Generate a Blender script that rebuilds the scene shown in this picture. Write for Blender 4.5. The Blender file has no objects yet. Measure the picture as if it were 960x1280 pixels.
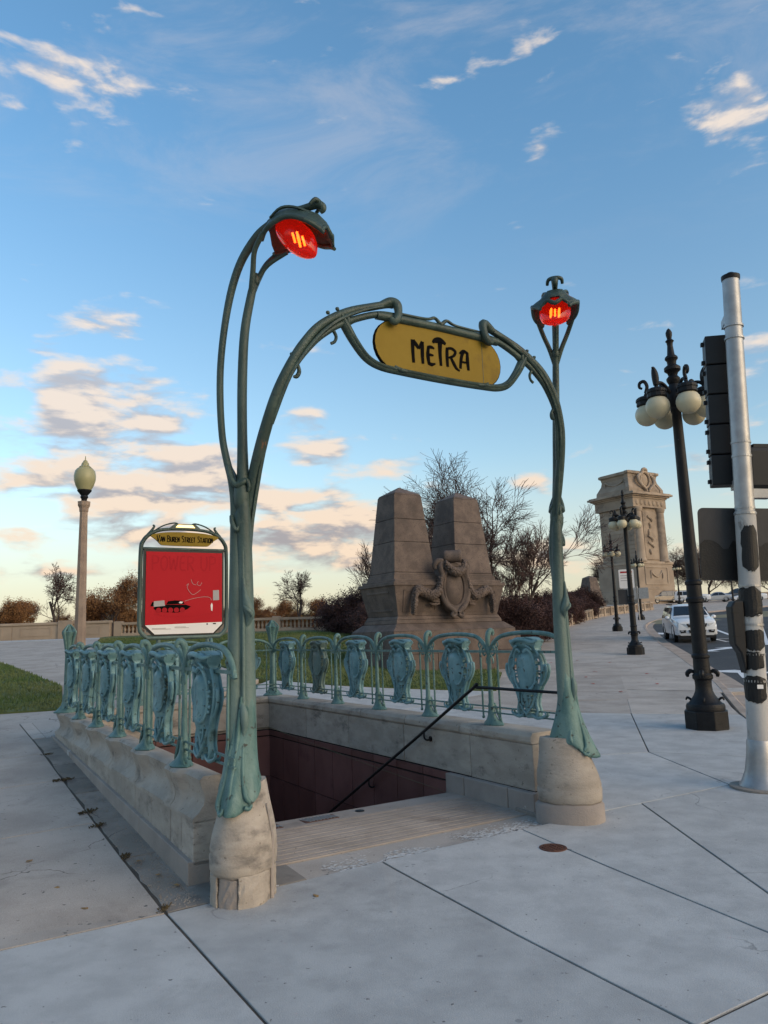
import bpy, bmesh, math, random
from mathutils import Vector, Matrix, noise as mnoise
R = math.radians
rnd = random.Random(7)
scene = bpy.context.scene
COL = scene.collection

# ------------------------------------------------------------------ camera
F = 930.0 / 960.0
pitch, roll = math.atan(150 / 930.0), R(1.9)
fw = Vector((0, math.cos(pitch), math.sin(pitch)))
up0 = Vector((0, -math.sin(pitch), math.cos(pitch)))
r0 = Vector((1, 0, 0))
cx = r0 * math.cos(roll) - up0 * math.sin(roll)
cy = up0 * math.cos(roll) + r0 * math.sin(roll)
cam_d = bpy.data.cameras.new('camera')
cam = bpy.data.objects.new('camera', cam_d)
COL.objects.link(cam)
m = Matrix((cx, cy, -fw)).transposed().to_4x4()
m.translation = Vector((0, 0, 1.7))
cam.matrix_world = m
cam_d.sensor_fit = 'HORIZONTAL'
cam_d.sensor_width = 36
cam_d.lens = 36 * F
cam_d.clip_start = 0.05
cam_d.clip_end = 3000
scene.camera = cam

# ------------------------------------------------------------------ light
SUN_EL, SUN_DIR = R(24), Vector((0.84, -0.543, 0))
sun_az = math.atan2(SUN_DIR.x, SUN_DIR.y)
scene.view_settings.view_transform = 'Standard'
scene.view_settings.look = 'None'
scene.view_settings.gamma = 1
scene.view_settings.use_curve_mapping = False
scene.view_settings.exposure = 1.25

world = bpy.data.worlds.new('World')
scene.world = world
world.use_nodes = True
wt = world.node_tree
wt.nodes.clear()


class NT:
    """tiny helper to chain shader nodes"""
    def __init__(s, nt): s.nt = nt
    def n(s, kind, **kw):
        nd = s.nt.nodes.new(kind)
        for k, v in kw.items(): setattr(nd, k, v)
        return nd
    def put(s, inp, v):
        if hasattr(v, 'links') or isinstance(v, bpy.types.NodeSocket): s.nt.links.new(v, inp)
        elif isinstance(v, (tuple, list)) and len(v) == 3 and inp.type == 'RGBA': inp.default_value = (*v, 1)
        else: inp.default_value = v
    def m(s, op, a, b=None, c=None, clamp=False):
        nd = s.n('ShaderNodeMath', operation=op, use_clamp=clamp)
        for i, v in enumerate((a, b, c)):
            if v is not None: s.put(nd.inputs[i], v)
        return nd.outputs[0]
    def vm(s, op, a, b=None):
        nd = s.n('ShaderNodeVectorMath', operation=op)
        s.put(nd.inputs[0], a)
        if b is not None: s.put(nd.inputs[1], b)
        return nd.outputs[0]
    def noise(s, vec, scale, detail=4, rough=.55, dist=0.0):
        nd = s.n('ShaderNodeTexNoise')
        s.put(nd.inputs['Vector'], vec)
        nd.inputs['Scale'].default_value = scale
        nd.inputs['Detail'].default_value = detail
        nd.inputs['Roughness'].default_value = rough
        nd.inputs['Distortion'].default_value = dist
        return nd.outputs['Fac']
    def ramp(s, v, a, b, lo=0.0, hi=1.0):
        nd = s.n('ShaderNodeMapRange', interpolation_type='SMOOTHSTEP')
        s.put(nd.inputs[0], v); s.put(nd.inputs[1], a); s.put(nd.inputs[2], b)
        s.put(nd.inputs[3], lo); s.put(nd.inputs[4], hi)
        return nd.outputs[0]
    def mix(s, f, a, b, mode='MIX'):
        nd = s.n('ShaderNodeMix', data_type='RGBA', blend_type=mode)
        s.put(nd.inputs[0], f); s.put(nd.inputs[6], a); s.put(nd.inputs[7], b)
        return nd.outputs[2]


w = NT(wt)
sky = w.n('ShaderNodeTexSky', sky_type='NISHITA')
sky.sun_disc = False
sky.sun_elevation = R(12)   # low evening sky; the lamp stands for the whole bright western glow above it
sky.sun_rotation = sun_az
sky.altitude = 200
sky.air_density = 1.0
sky.dust_density = 1.2
sky.ozone_density = 2.0
dirv = w.vm('NORMALIZE', w.n('ShaderNodeTexCoord').outputs['Generated'])
sx = w.n('ShaderNodeSeparateXYZ'); w.put(sx.inputs[0], dirv)
X, Y, Z = sx.outputs
az = w.m('MULTIPLY', w.m('ARCTAN2', X, Y), 57.2958)
el = w.m('MULTIPLY', w.m('ARCSINE', Z), 57.2958)
rho = w.m('SQRT', w.m('ADD', w.m('MULTIPLY', X, X), w.m('ADD', w.m('MULTIPLY', Y, Y), 1e-4)))


def cvec(de):
    cb = w.n('ShaderNodeCombineXYZ')
    w.put(cb.inputs[0], w.m('DIVIDE', X, rho)); w.put(cb.inputs[1], w.m('DIVIDE', Y, rho))
    w.put(cb.inputs[2], w.m('MULTIPLY', w.m('ADD', el, de), 0.056))
    return cb.outputs[0]


def cloud_field(de):
    v = cvec(de)
    return w.noise(v, 10.5, 8, .53, .2)


# cumulus banks: (azimuth, elevation, half-width, half-height, amount)
BANKS = [(-25, 37.5, 5.5, 1.8, .27), (-20.5, 38, 4, 1.8, .22), (14.4, 39.5, 3, 2.2, .17), (6.5, 40, 2.5, 2, .11), (13.9, 33.9, 1.4, .8, .18),
         (28.2, 33.2, 3.0, 1.8, .34), (24, 36, 6, 4, .08), (-21.5, 22.5, 3.2, 1.1, .22), (-25.3, 20.5, 1.6, .9, .20),
         (-21.5, 18.4, 6.5, 1.4, .27), (-21.9, 16.2, 3.5, 1.6, .33), (-17.2, 15.8, 2.4, 1.1, .24), (-23, 13.3, 8, 1.7, .31),
         (-13.5, 13.2, 5, 1.2, .27), (-22, 10.8, 9, 1.3, .30), (-14.5, 10.6, 5, 1.1, .25), (-21, 7.6, 9, 1.1, .30), (-23, 4.8, 9, .8, .28), (-12, 7.2, 6, .9, .26),
         (-6.2, 16.4, 1.7, .9, .24), (-4.6, 14.2, 3.4, 1.3, .30), (.8, 12.7, 3.0, 1.0, .28), (-7.0, 10.6, 4, 1.1, .28), (-2.0, 8.6, 4, 1.5, .30),
         (-3, 5.5, 8, 1.4, .26), (27.7, 18.4, 3, 1.6, .26), (27.5, 15.5, 3, 1.2, .20), (23.3, 11.3, 1.3, .8, .26), (11.2, 10.9, 1.4, .7, .25), (18.9, 18.4, 1.4, .6, .19),
         (22.6, 4.3, 6, 1.0, .24), (13, 5.5, 5, 1.0, .22)]
cover = None
for a0, e0, wa, we, k in BANKS:
    da = w.m('DIVIDE', w.m('SUBTRACT', az, a0), wa * 1.15)
    de_ = w.m('DIVIDE', w.m('SUBTRACT', el, e0), we * 1.15)
    r2 = w.m('ADD', w.m('MULTIPLY', da, da), w.m('MULTIPLY', de_, de_))
    gk = w.m('MULTIPLY', w.m('EXPONENT', w.m('MULTIPLY', r2, -1.0)), k)
    cover = gk if cover is None else w.m('ADD', cover, gk)
cover = w.m('MINIMUM', cover, .34)
# outside the banks the same weather goes on all round, thicker towards the horizon
away = w.ramp(w.m('ABSOLUTE', az), 30, 45)
cover = w.m('ADD', cover, w.m('MULTIPLY', away, w.ramp(el, 32, 4, .05, .22)))
cover = w.m('SUBTRACT', cover, w.ramp(el, 16, 34, 0, .03))
n0 = cloud_field(0.0)
n1 = cloud_field(0.9)
base_t = .63
dens = w.ramp(w.m('ADD', n0, cover), base_t, base_t + .23)
soft = w.ramp(w.noise(cvec(0), 2.2, 6, .6), .5, .8)
shade = w.ramp(w.m('SUBTRACT', n0, n1), -.10, .07)
lowpink = w.ramp(el, 22, 3)
lit = w.mix(lowpink, (2.6, 2.25, 1.95), (2.75, 2.1, 1.55))
shd = w.mix(lowpink, (1.5, 1.5, 1.62), (1.05, .93, .97))
ccol = w.mix(shade, shd, lit)
wisp = w.m('MULTIPLY', w.ramp(w.noise(cvec(0), 3.0, 8, .65, .6), .44, .74), w.ramp(el, 24, 40))
hz = w.mix(w.ramp(el, 14, 1, 0, .75), w.mix(1.0, sky.outputs[0], w.mix(w.ramp(el, 8, 40), (.82, .79, .71), (.62, .82, .85)), 'MULTIPLY'), (2.1, 1.85, 1.45))
skycol = w.mix(w.m('MULTIPLY', wisp, .34), hz, (1.9, 1.8, 1.85))
final = w.mix(w.m('MULTIPLY', dens, .92), skycol, ccol)
bg = w.n('ShaderNodeBackground')
bg.inputs['Strength'].default_value = 0.15
w.put(bg.inputs[0], final)
wo = w.n('ShaderNodeOutputWorld')
wt.links.new(bg.outputs[0], wo.inputs[0])

sl = bpy.data.lights.new('sun', 'SUN')
sl.energy = 0.68
sl.angle = R(60)
sl.color = (1.0, .68, .40)
so = bpy.data.objects.new('sun', sl)
COL.objects.link(so)
so.rotation_mode = 'QUATERNION'
so.rotation_quaternion = Vector((SUN_DIR.x * math.cos(SUN_EL), SUN_DIR.y * math.cos(SUN_EL), math.sin(SUN_EL))).to_track_quat('Z', 'Y')
so.location = (20, -30, 20)

# ------------------------------------------------------------------ terrain and the entrance's own axes
TH = math.atan2(.525, .851)
UX, VY, ORG = Vector((.851, .525, 0)), Vector((-.525, .851, 0)), Vector((-1.163, 5.275, 0))


def W(u, v, z=0.0): return ORG + UX * u + VY * v + Vector((0, 0, z))
def loc(x, y):
    d = Vector((x, y, 0)) - ORG
    return d.dot(UX), d.dot(VY)
def interp(x, xs, ys):
    if x <= xs[0]: return ys[0]
    for i in range(1, len(xs)):
        if x <= xs[i]:
            t = (x - xs[i - 1]) / (xs[i] - xs[i - 1])
            return ys[i - 1] + (ys[i] - ys[i - 1]) * t
    return ys[-1]
YR, GR = [0, 5, 11, 28.5, 48, 69, 118, 135], [0, 0, .07, .51, 1.21, 2.0, 4.9, 5.2]
YL, GL = [0, 5, 10.5, 45, 60, 135], [0, 0, .34, 1.95, 2.3, 5.2]
def g(x, y):
    a, b = interp(y, YR, GR), interp(y, YL, GL)
    t = min(1, max(0, (x + 5) / 9)); t = t * t * (3 - 2 * t)
    return b + (a - b) * t
def sm(a, b, t):
    t = min(1, max(0, (t - a) / (b - a))); return t * t * (3 - 2 * t)


# ------------------------------------------------------------------ mesh helpers
def spline(pts, k=6):
    """Catmull-Rom through tuples of any length"""
    out = []
    n = len(pts)
    for i in range(n - 1):
        p0, p1, p2, p3 = pts[max(i - 1, 0)], pts[i], pts[i + 1], pts[min(i + 2, n - 1)]
        for j in range(k):
            t = j / k
            out.append(tuple(.5 * (2 * b + (c - a) * t + (2 * a - 5 * b + 4 * c - d) * t * t + (-a + 3 * b - 3 * c + d) * t ** 3)
                             for a, b, c, d in zip(p0, p1, p2, p3)))
    out.append(tuple(pts[-1]))
    return out


class MB:
    def __init__(s): s.v, s.f = [], []
    def add(s, vs, fs):
        o = len(s.v)
        s.v += [tuple(p) for p in vs]
        s.f += [tuple(i + o for i in f) for f in fs]
        return s
    def box(s, c, d, M=None):
        x, y, z = d[0] / 2, d[1] / 2, d[2] / 2
        vs = [Vector((a * x, b * y, e * z)) for a in (-1, 1) for b in (-1, 1) for e in (-1, 1)]
        vs = [(M @ p if M else p) + Vector(c) for p in vs]
        return s.add(vs, [(0, 1, 3, 2), (4, 6, 7, 5), (0, 4, 5, 1), (2, 3, 7, 6), (0, 2, 6, 4), (1, 5, 7, 3)])
    def bb(s, x0, x1, y0, y1, z0, z1): return s.box(((x0 + x1) / 2, (y0 + y1) / 2, (z0 + z1) / 2), (abs(x1 - x0), abs(y1 - y0), abs(z1 - z0)))
    def loft(s, rings, cap=True, closed=True):
        n = len(rings[0]); vs = [p for r in rings for p in r]; fs = []
        for i in range(len(rings) - 1):
            for j in range(n if closed else n - 1):
                k = (j + 1) % n
                fs.append((i * n + j, i * n + k, (i + 1) * n + k, (i + 1) * n + j))
        if cap and closed:
            fs.append(tuple(range(n - 1, -1, -1))); fs.append(tuple((len(rings) - 1) * n + j for j in range(n)))
        return s.add(vs, fs)
    def tube(s, pts, rad, n=8, cap=True, flat=1.0):
        pts = [Vector(p) for p in pts]
        m_ = len(pts)
        rad = rad if isinstance(rad, (list, tuple)) else [rad] * m_
        if len(rad) != m_: rad = [rad[min(len(rad) - 1, int(i * (len(rad) - 1) / max(1, m_ - 1)))] + 0 for i in range(m_)]
        t = (pts[1] - pts[0]).normalized()
        a = t.orthogonal().normalized()
        rings = []
        for i, p in enumerate(pts):
            t2 = (pts[min(i + 1, m_ - 1)] - pts[max(i - 1, 0)])
            if t2.length < 1e-9: t2 = t
            t2.normalize()
            a = (a - t2 * a.dot(t2))
            a = a.normalized() if a.length > 1e-6 else t2.orthogonal().normalized()
            b = t2.cross(a)
            rings.append([p + (a * math.cos(2 * math.pi * j / n) + b * math.sin(2 * math.pi * j / n) * flat) * rad[i] for j in range(n)])
        return s.loft(rings, cap)
    def stube(s, pr, n=8, k=5, cap=True):
        """spline tube: points are (x, y, z, radius)"""
        q = spline(pr, k)
        return s.tube([p[:3] for p in q], [max(p[3], .0005) for p in q], n, cap)
    def lathe(s, prof, n=24, c=(0, 0, 0), sx=1.0, sy=1.0, ph=0.0):
        rings = [[(c[0] + r * sx * math.cos(2 * math.pi * j / n + ph), c[1] + r * sy * math.sin(2 * math.pi * j / n + ph), c[2] + z) for j in range(n)] for r, z in prof]
        return s.loft(rings)
    def ball(s, c, r, n=10, k=6):
        r = r if isinstance(r, (tuple, list)) else (r, r, r)
        rings = []
        for i in range(k + 1):
            th = math.pi * (i + .0) / k
            q = max(math.sin(th), .02)
            rings.append([(c[0] + r[0] * q * math.cos(2 * math.pi * j / n), c[1] + r[1] * q * math.sin(2 * math.pi * j / n), c[2] - r[2] * math.cos(th)) for j in range(n)])
        return s.loft(rings)
    def prism(s, poly, a, b, f=lambda x, y, z: (x, y, z)):
        """poly in 2D, pushed from depth a to depth b; f maps (px, depth, pz)"""
        n = len(poly)
        vs = [f(x, a, z) for x, z in poly] + [f(x, b, z) for x, z in poly]
        fs = [tuple(range(n)), tuple(range(2 * n - 1, n - 1, -1))] + [(i, i + n, (i + 1) % n + n, (i + 1) % n) for i in range(n)]
        return s.add(vs, fs)
    def ribbon(s, pts, wd, y0, y1):
        """flat stroke in the x-z plane, between depths y0 and y1"""
        q = [Vector((p[0], p[1])) for p in pts]
        wd = wd if isinstance(wd, (list, tuple)) else [wd] * len(q)
        L, Rr = [], []
        for i, p in enumerate(q):
            t = (q[min(i + 1, len(q) - 1)] - q[max(i - 1, 0)])
            t = t.normalized() if t.length else Vector((1, 0))
            nn = Vector((-t.y, t.x)) * wd[i] / 2
            L.append(p + nn); Rr.append(p - nn)
        for i in range(len(q) - 1):
            s.prism([tuple(L[i]), tuple(L[i + 1]), tuple(Rr[i + 1]), tuple(Rr[i])], y0, y1)
        return s
    def xf(s, M): s.v = [tuple(M @ Vector(p)) for p in s.v]; return s
    def mesh(s, name, smooth=False, ang=None):
        me = bpy.data.meshes.new(name)
        me.from_pydata(s.v, [], s.f)
        bm = bmesh.new(); bm.from_mesh(me)
        bmesh.ops.recalc_face_normals(bm, faces=bm.faces)
        bm.to_mesh(me); bm.free()
        if smooth:
            for p in me.polygons: p.use_smooth = True
            if ang is not None:
                try: me.set_sharp_from_angle(angle=R(ang))
                except Exception: pass
        return me
    def build(s, name, mat, parent=None, smooth=False, ang=40, bevel=0, **kw):
        return obj(name, s.mesh(name, smooth, ang), mat, parent, bevel, **kw)


def obj(name, me, mat=None, parent=None, bevel=0, loc=None, rz=0, **props):
    o = bpy.data.objects.new(name, me)
    COL.objects.link(o)
    if mat is not None and me is not None and not me.materials: me.materials.append(mat)
    if parent is not None: o.parent = parent
    if loc is not None: o.location = loc
    if rz: o.rotation_euler = (0, 0, rz)
    if bevel:
        b = o.modifiers.new('bevel', 'BEVEL'); b.width = bevel; b.segments = 2; b.limit_method = 'ANGLE'; b.angle_limit = R(35)
    for k, v in props.items(): o[k] = v
    return o
def thing(name, label, cat, at=(0, 0, 0), rz=0, group=None):
    o = obj(name, None, loc=at, rz=rz, label=label, category=cat)
    o.empty_display_size = .2
    if group: o['group'] = group
    return o
def tag(o, label, cat, group=None):
    o['label'] = label; o['category'] = cat
    if group: o['group'] = group
    return o
def dup(root, at, rz, label=None, scale=None):
    r = root.copy(); COL.objects.link(r); r.location = at; r.rotation_euler = (0, 0, rz)
    if scale: r.scale = scale if isinstance(scale, tuple) else (scale,) * 3
    if label: r['label'] = label
    for ch in list(root.children):
        c = ch.copy(); COL.objects.link(c); c.parent = r
        for gch in list(ch.children):
            d = gch.copy(); COL.objects.link(d); d.parent = c
    return r


# ------------------------------------------------------------------ materials
def pm(name, c1, c2=None, scale=3.0, rough=.8, bump=.15, bscale=40.0, stain=None, sscale=1.2, sthr=(.55, .72), speck=None, kscale=90.0, kthr=(.66, .70),
       metal=0.0, spec=.35, rand=0.0, stretch=(1, 1, 1), coat=0.0, coords='pos', cracks=0.0, gum=None, lit_low=None, grain=0.0):
    mt = bpy.data.materials.new(name); mt.use_nodes = True
    nt = mt.node_tree; b = nt.nodes['Principled BSDF']; k = NT(nt)
    p = k.n('ShaderNodeNewGeometry').outputs['Position'] if coords == 'pos' else k.n('ShaderNodeTexCoord').outputs['Object']
    ps = k.vm('MULTIPLY', p, stretch) if stretch != (1, 1, 1) else p
    col = k.mix(k.ramp(k.noise(ps, scale, 6, .6), .33, .67), c1, c2 or c1)
    if stain: col = k.mix(k.ramp(k.noise(k.vm('ADD', ps, (13.1, 7.7, 3.3)), sscale, 8, .65), sthr[0], sthr[1]), col, stain)
    if speck: col = k.mix(k.ramp(k.noise(k.vm('ADD', p, (3.1, 5.7, 9.3)), kscale, 3, .5), kthr[0], kthr[1]), col, speck)
    if grain:
        gn = k.ramp(k.noise(p, 210, 2, .7), .30, .70, 1 - grain, 1 + grain)
        gm = k.n('ShaderNodeCombineXYZ')
        for i_ in range(3): k.put(gm.inputs[i_], gn)
        col = k.mix(1.0, col, gm.outputs[0], 'MULTIPLY')
    if lit_low:   # paler low down: side light on the lower trunks put into the colour
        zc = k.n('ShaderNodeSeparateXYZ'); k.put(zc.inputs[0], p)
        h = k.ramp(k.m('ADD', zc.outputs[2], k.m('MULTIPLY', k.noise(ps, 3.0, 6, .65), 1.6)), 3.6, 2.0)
        col = k.mix(h, col, lit_low)
    if gum:
        vo = k.n('ShaderNodeTexVoronoi'); k.put(vo.inputs['Vector'], p); vo.inputs['Scale'].default_value = 2.6
        col = k.mix(k.m('MULTIPLY', k.ramp(vo.outputs['Distance'], .05, .035), .75), col, gum)
    if cracks:
        vo = k.n('ShaderNodeTexVoronoi', feature='DISTANCE_TO_EDGE'); vo.inputs['Scale'].default_value = .62
        nz = k.n('ShaderNodeTexNoise'); k.put(nz.inputs['Vector'], p); nz.inputs['Scale'].default_value = 2.3; nz.inputs['Detail'].default_value = 8
        k.put(vo.inputs['Vector'], k.vm('ADD', p, k.vm('MULTIPLY', nz.outputs['Color'], (.7, .7, 0))))
        ln = k.m('MULTIPLY', k.ramp(vo.outputs['Distance'], .0042, .0012), k.ramp(k.noise(p, .55, 3), .52, .60))
        col = k.mix(k.m('MULTIPLY', ln, cracks), col, (.05, .045, .04))
    if rand:
        oi = k.n('ShaderNodeObjectInfo').outputs['Random']
        hs = k.n('ShaderNodeHueSaturation'); k.put(hs.inputs['Color'], col)
        k.put(hs.inputs['Value'], k.m('ADD', k.m('MULTIPLY', oi, rand * 2), 1 - rand)); col = hs.outputs[0]
    k.put(b.inputs['Base Color'], col)
    b.inputs['Roughness'].default_value = rough
    b.inputs['Metallic'].default_value = metal
    b.inputs['Specular IOR Level'].default_value = spec
    if coat: b.inputs['Coat Weight'].default_value = coat; b.inputs['Coat Roughness'].default_value = .08
    if bump:
        bp = k.n('ShaderNodeBump'); bp.inputs['Strength'].default_value = bump; bp.inputs['Distance'].default_value = .02
        k.put(bp.inputs['Height'], k.m('ADD', k.noise(p, bscale, 5, .6), k.m('MULTIPLY', k.noise(p, bscale * .15, 3), .8)))
        k.put(b.inputs['Normal'], bp.outputs[0])
    return mt
def emit(name, col, s):
    mt = bpy.data.materials.new(name); mt.use_nodes = True
    b = mt.node_tree.nodes['Principled BSDF']
    b.inputs['Base Color'].default_value = (*col, 1); b.inputs['Emission Color'].default_value = (*col, 1); b.inputs['Emission Strength'].default_value = s
    return mt


M = {}
M['new'] = pm('new_concrete', (.375, .37, .36), (.46, .455, .44), 3.2, .85, .22, 120, stain=(.30, .295, .285), sscale=2.2, sthr=(.54, .80), speck=(.16, .155, .15), kscale=26, kthr=(.70, .74), rand=.11, gum=(.25, .25, .25), cracks=.45, grain=.16)
M['old'] = pm('old_concrete', (.34, .295, .255), (.45, .395, .345), 1.1, .9, .2, 90, stain=(.27, .235, .205), sscale=1.3, sthr=(.55, .78), speck=(.13, .12, .11), kscale=22, kthr=(.69, .72), rand=.11, gum=(.20, .18, .165), cracks=.9, grain=.2)
M['strip'] = pm('patched_concrete', (.20, .18, .155), (.27, .24, .21), 2.2, .92, .3, 60, stain=(.15, .13, .115), sscale=2.4, sthr=(.52, .7), speck=(.34, .32, .29), kscale=60, kthr=(.76, .79), rand=.12, cracks=1.0)
M['soil'] = pm('soil', (.07, .06, .05), (.10, .085, .07), 5, .95, .4, 40)
M['ground'] = pm('dry_ground', (.16, .15, .09), (.22, .19, .12), .3, .95, .3, 8)
M['lawn'] = pm('lawn_turf', (.065, .095, .03), (.105, .125, .045), .8, .95, .5, 60, stain=(.20, .16, .08), sscale=.5, sthr=(.55, .75))
M['blade'] = pm('grass_blade', (.06, .105, .028), (.115, .14, .05), .5, .8, 0, stain=(.24, .20, .10), sscale=.6, sthr=(.55, .75))
M['asphalt'] = pm('asphalt', (.040, .042, .046), (.055, .057, .06), .4, .85, .35, 160, stain=(.075, .076, .08), sscale=.25, sthr=(.5, .8))
M['kerb'] = pm('kerb_concrete', (.32, .25, .20), (.40, .32, .26), 2, .9, .2, 60, stain=(.22, .17, .14), rand=.1)
M['paint'] = pm('road_paint', (.62, .63, .64), (.74, .74, .74), 4, .7, .1, stain=(.30, .30, .31), sscale=8, sthr=(.60, .72))
M['stone'] = pm('limestone', (.315, .275, .23), (.41, .36, .305), 3, .85, .3, 70, stain=(.14, .125, .11), sscale=2.6, sthr=(.52, .74), speck=(.20, .17, .14), kscale=30, kthr=(.66, .72), rand=.10, stretch=(1, 1, 2.2))
M['stonebase'] = pm('limestone_base', (.27, .235, .21), (.34, .295, .26), 2.4, .85, .3, 60, stain=(.56, .54, .50), sscale=3.2, sthr=(.64, .67), rand=.08)
M['granite'] = pm('brown_granite', (.085, .065, .056), (.145, .110, .092), 2.4, .8, .25, 90, stain=(.085, .068, .06), sscale=1.1, sthr=(.52, .75), speck=(.055, .045, .04), kscale=36, kthr=(.60, .66), rand=.10)
M['tower'] = pm('warm_limestone', (.29, .228, .172), (.37, .295, .225), .5, .85, .2, 8, stain=(.15, .122, .10), sscale=.35, sthr=(.52, .72), rand=.08)
M['tile'] = pm('maroon_tile', (.125, .056, .050), (.165, .078, .070), 1.4, .45, .05, 60, stain=(.10, .042, .042), sscale=3, rand=.18)
M['grout'] = pm('dark_grout', (.02, .014, .014), (.03, .02, .02), 5, .9, .1)
M['verd'] = pm('verdigris_paint', (.105, .225, .245), (.185, .325, .345), 6, .48, .3, 45, stain=(.06, .095, .08), sscale=4.5, sthr=(.52, .70), speck=(.03, .04, .034), kscale=22, kthr=(.62, .72), spec=.45)
M['verd_rail'] = pm('verdigris_rail', (.066, .142, .132), (.125, .22, .205), 6, .5, .3, 45, stain=(.16, .245, .225), sscale=4, sthr=(.54, .72), speck=(.03, .035, .028), kscale=20, kthr=(.62, .72), spec=.4, stretch=(1.5, 1.5, .6))
M['verd_old'] = pm('verdigris_worn_lit_low', (.022, .044, .037), (.048, .080, .067), 5, .5, .3, 45, lit_low=(.115, .175, .158), stain=(.17, .075, .035), sscale=2.4, sthr=(.66, .70), speck=(.03, .04, .036), kscale=20, kthr=(.62, .72), spec=.45, stretch=(1.6, 1.6, .5))
M['sign_y'] = pm('mustard_enamel', (.215, .142, .018), (.245, .165, .023), 2, .6, .03, stain=(.17, .11, .02), sscale=4, spec=.12)
M['ink'] = pm('black_lettering', (.004, .0035, .0035), None, rough=.9, spec=.08, bump=0)
M['black'] = pm('black_paint', (.005, .0055, .007), (.010, .0105, .012), 6, .5, .25, 50, spec=.25, speck=(.10, .10, .10), kscale=34, kthr=(.74, .77))
M['blackp'] = pm('black_plastic', (.006, .007, .009), (.009, .010, .012), 3, .5, .05)
M['globe'] = pm('opal_globe', (.50, .45, .31), (.55, .50, .35), 2, .35, 0)
M['acorn'] = pm('yellowed_globe', (.30, .285, .15), (.34, .325, .18), 2, .35, 0)
M['steel'] = pm('galvanised_steel', (.30, .30, .30), (.38, .38, .38), 6, .42, .05, metal=.55)
M['whitepole'] = pm('white_pole_paint', (.40, .385, .365), (.50, .485, .46), 3, .65, .2, 40, stain=(.16, .145, .13), sscale=5, sthr=(.54, .68), stretch=(1, 1, .5))
M['tape'] = pm('black_tape', (.006, .006, .007), (.010, .010, .010), 8, .5, .2, 60)
M['signback'] = pm('sign_back', (.03, .03, .032), (.042, .042, .045), 3, .5, .05)
M['red'] = pm('red_poster', (.40, .008, .016), (.42, .010, .018), 1, .6, 0, spec=.15)
M['red2'] = pm('dark_red_print', (.355, .007, .015), None, rough=.6, spec=.15, bump=0)
M['white'] = pm('white_print', (.72, .70, .68), (.76, .74, .72), 2, .45, 0)
M['grey'] = pm('grey_print', (.35, .33, .33), None, rough=.6, bump=0)
M['lamp_conc'] = pm('lamp_concrete', (.25, .185, .145), (.31, .235, .18), 4, .9, .4, 120, speck=(.14, .11, .09), kscale=70)
M['bark'] = pm('bark', (.045, .036, .034), (.075, .058, .05), 4, .95, .2, 20)
M['twig'] = pm('purple_twigs', (.060, .038, .036), (.09, .055, .048), 3, .95, 0)
M['leafbrown'] = pm('brown_leaves', (.17, .075, .03), (.26, .13, .05), .8, .9, 0, stain=(.10, .045, .025), sscale=.7)
M['leafolive'] = pm('olive_leaves', (.20, .13, .04), (.28, .19, .055), .8, .9, 0, stain=(.08, .05, .03), sscale=.6)
M['leafpurple'] = pm('purple_leaves', (.050, .026, .026), (.075, .04, .036), 1.2, .9, 0)
M['iron'] = pm('rusty_iron', (.075, .03, .02), (.12, .05, .03), 30, .7, .4, 60)
M['carwhite'] = pm('white_car_paint', (.74, .75, .76), None, rough=.3, bump=0, coat=.8)
M['carsilver'] = pm('silver_car_paint', (.40, .42, .45), None, rough=.3, bump=0, coat=.8, metal=.4)
M['cardark'] = pm('dark_car_paint', (.07, .085, .11), None, rough=.3, bump=0, coat=.8)
M['glass'] = pm('dark_glass', (.012, .015, .02), None, rough=.06, bump=0, spec=.8)
M['rubber'] = pm('tyre_rubber', (.018, .018, .019), None, rough=.85, bump=.1)
M['lens'] = pm('headlamp_lens', (.50, .53, .56), None, rough=.1, bump=0, spec=.8)
M['bulb'] = emit('lit_bulb', (1.0, .50, .08), 7.0)
M['lampglow'] = emit('far_lit_lamp', (1.0, .55, .25), 3.0)
M['leafred'] = pm('red_leaf', (.40, .03, .03), (.30, .05, .03), 30, .7, 0)
M['leafdry'] = pm('dry_leaf', (.30, .19, .07), (.22, .13, .05), 30, .7, 0)
M['straw'] = pm('dry_weeds', (.085, .065, .035), (.055, .045, .025), 20, .9, 0)

rg = bpy.data.materials.new('red_lamp_glass'); rg.use_nodes = True
nt = rg.node_tree; nt.nodes.clear(); k = NT(nt)
tr = k.n('ShaderNodeBsdfTransparent'); tr.inputs[0].default_value = (1, .16, .08, 1)
gl = k.n('ShaderNodeBsdfPrincipled'); gl.inputs['Base Color'].default_value = (.34, .006, .006, 1); gl.inputs['Roughness'].default_value = .15
gl.inputs['Emission Color'].default_value = (1, .025, .01, 1); gl.inputs['Emission Strength'].default_value = .10
mx = k.n('ShaderNodeMixShader'); mx.inputs[0].default_value = .62
nt.links.new(tr.outputs[0], mx.inputs[1]); nt.links.new(gl.outputs[0], mx.inputs[2])
nt.links.new(mx.outputs[0], k.n('ShaderNodeOutputMaterial').inputs[0])
M['redglass'] = rg

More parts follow.
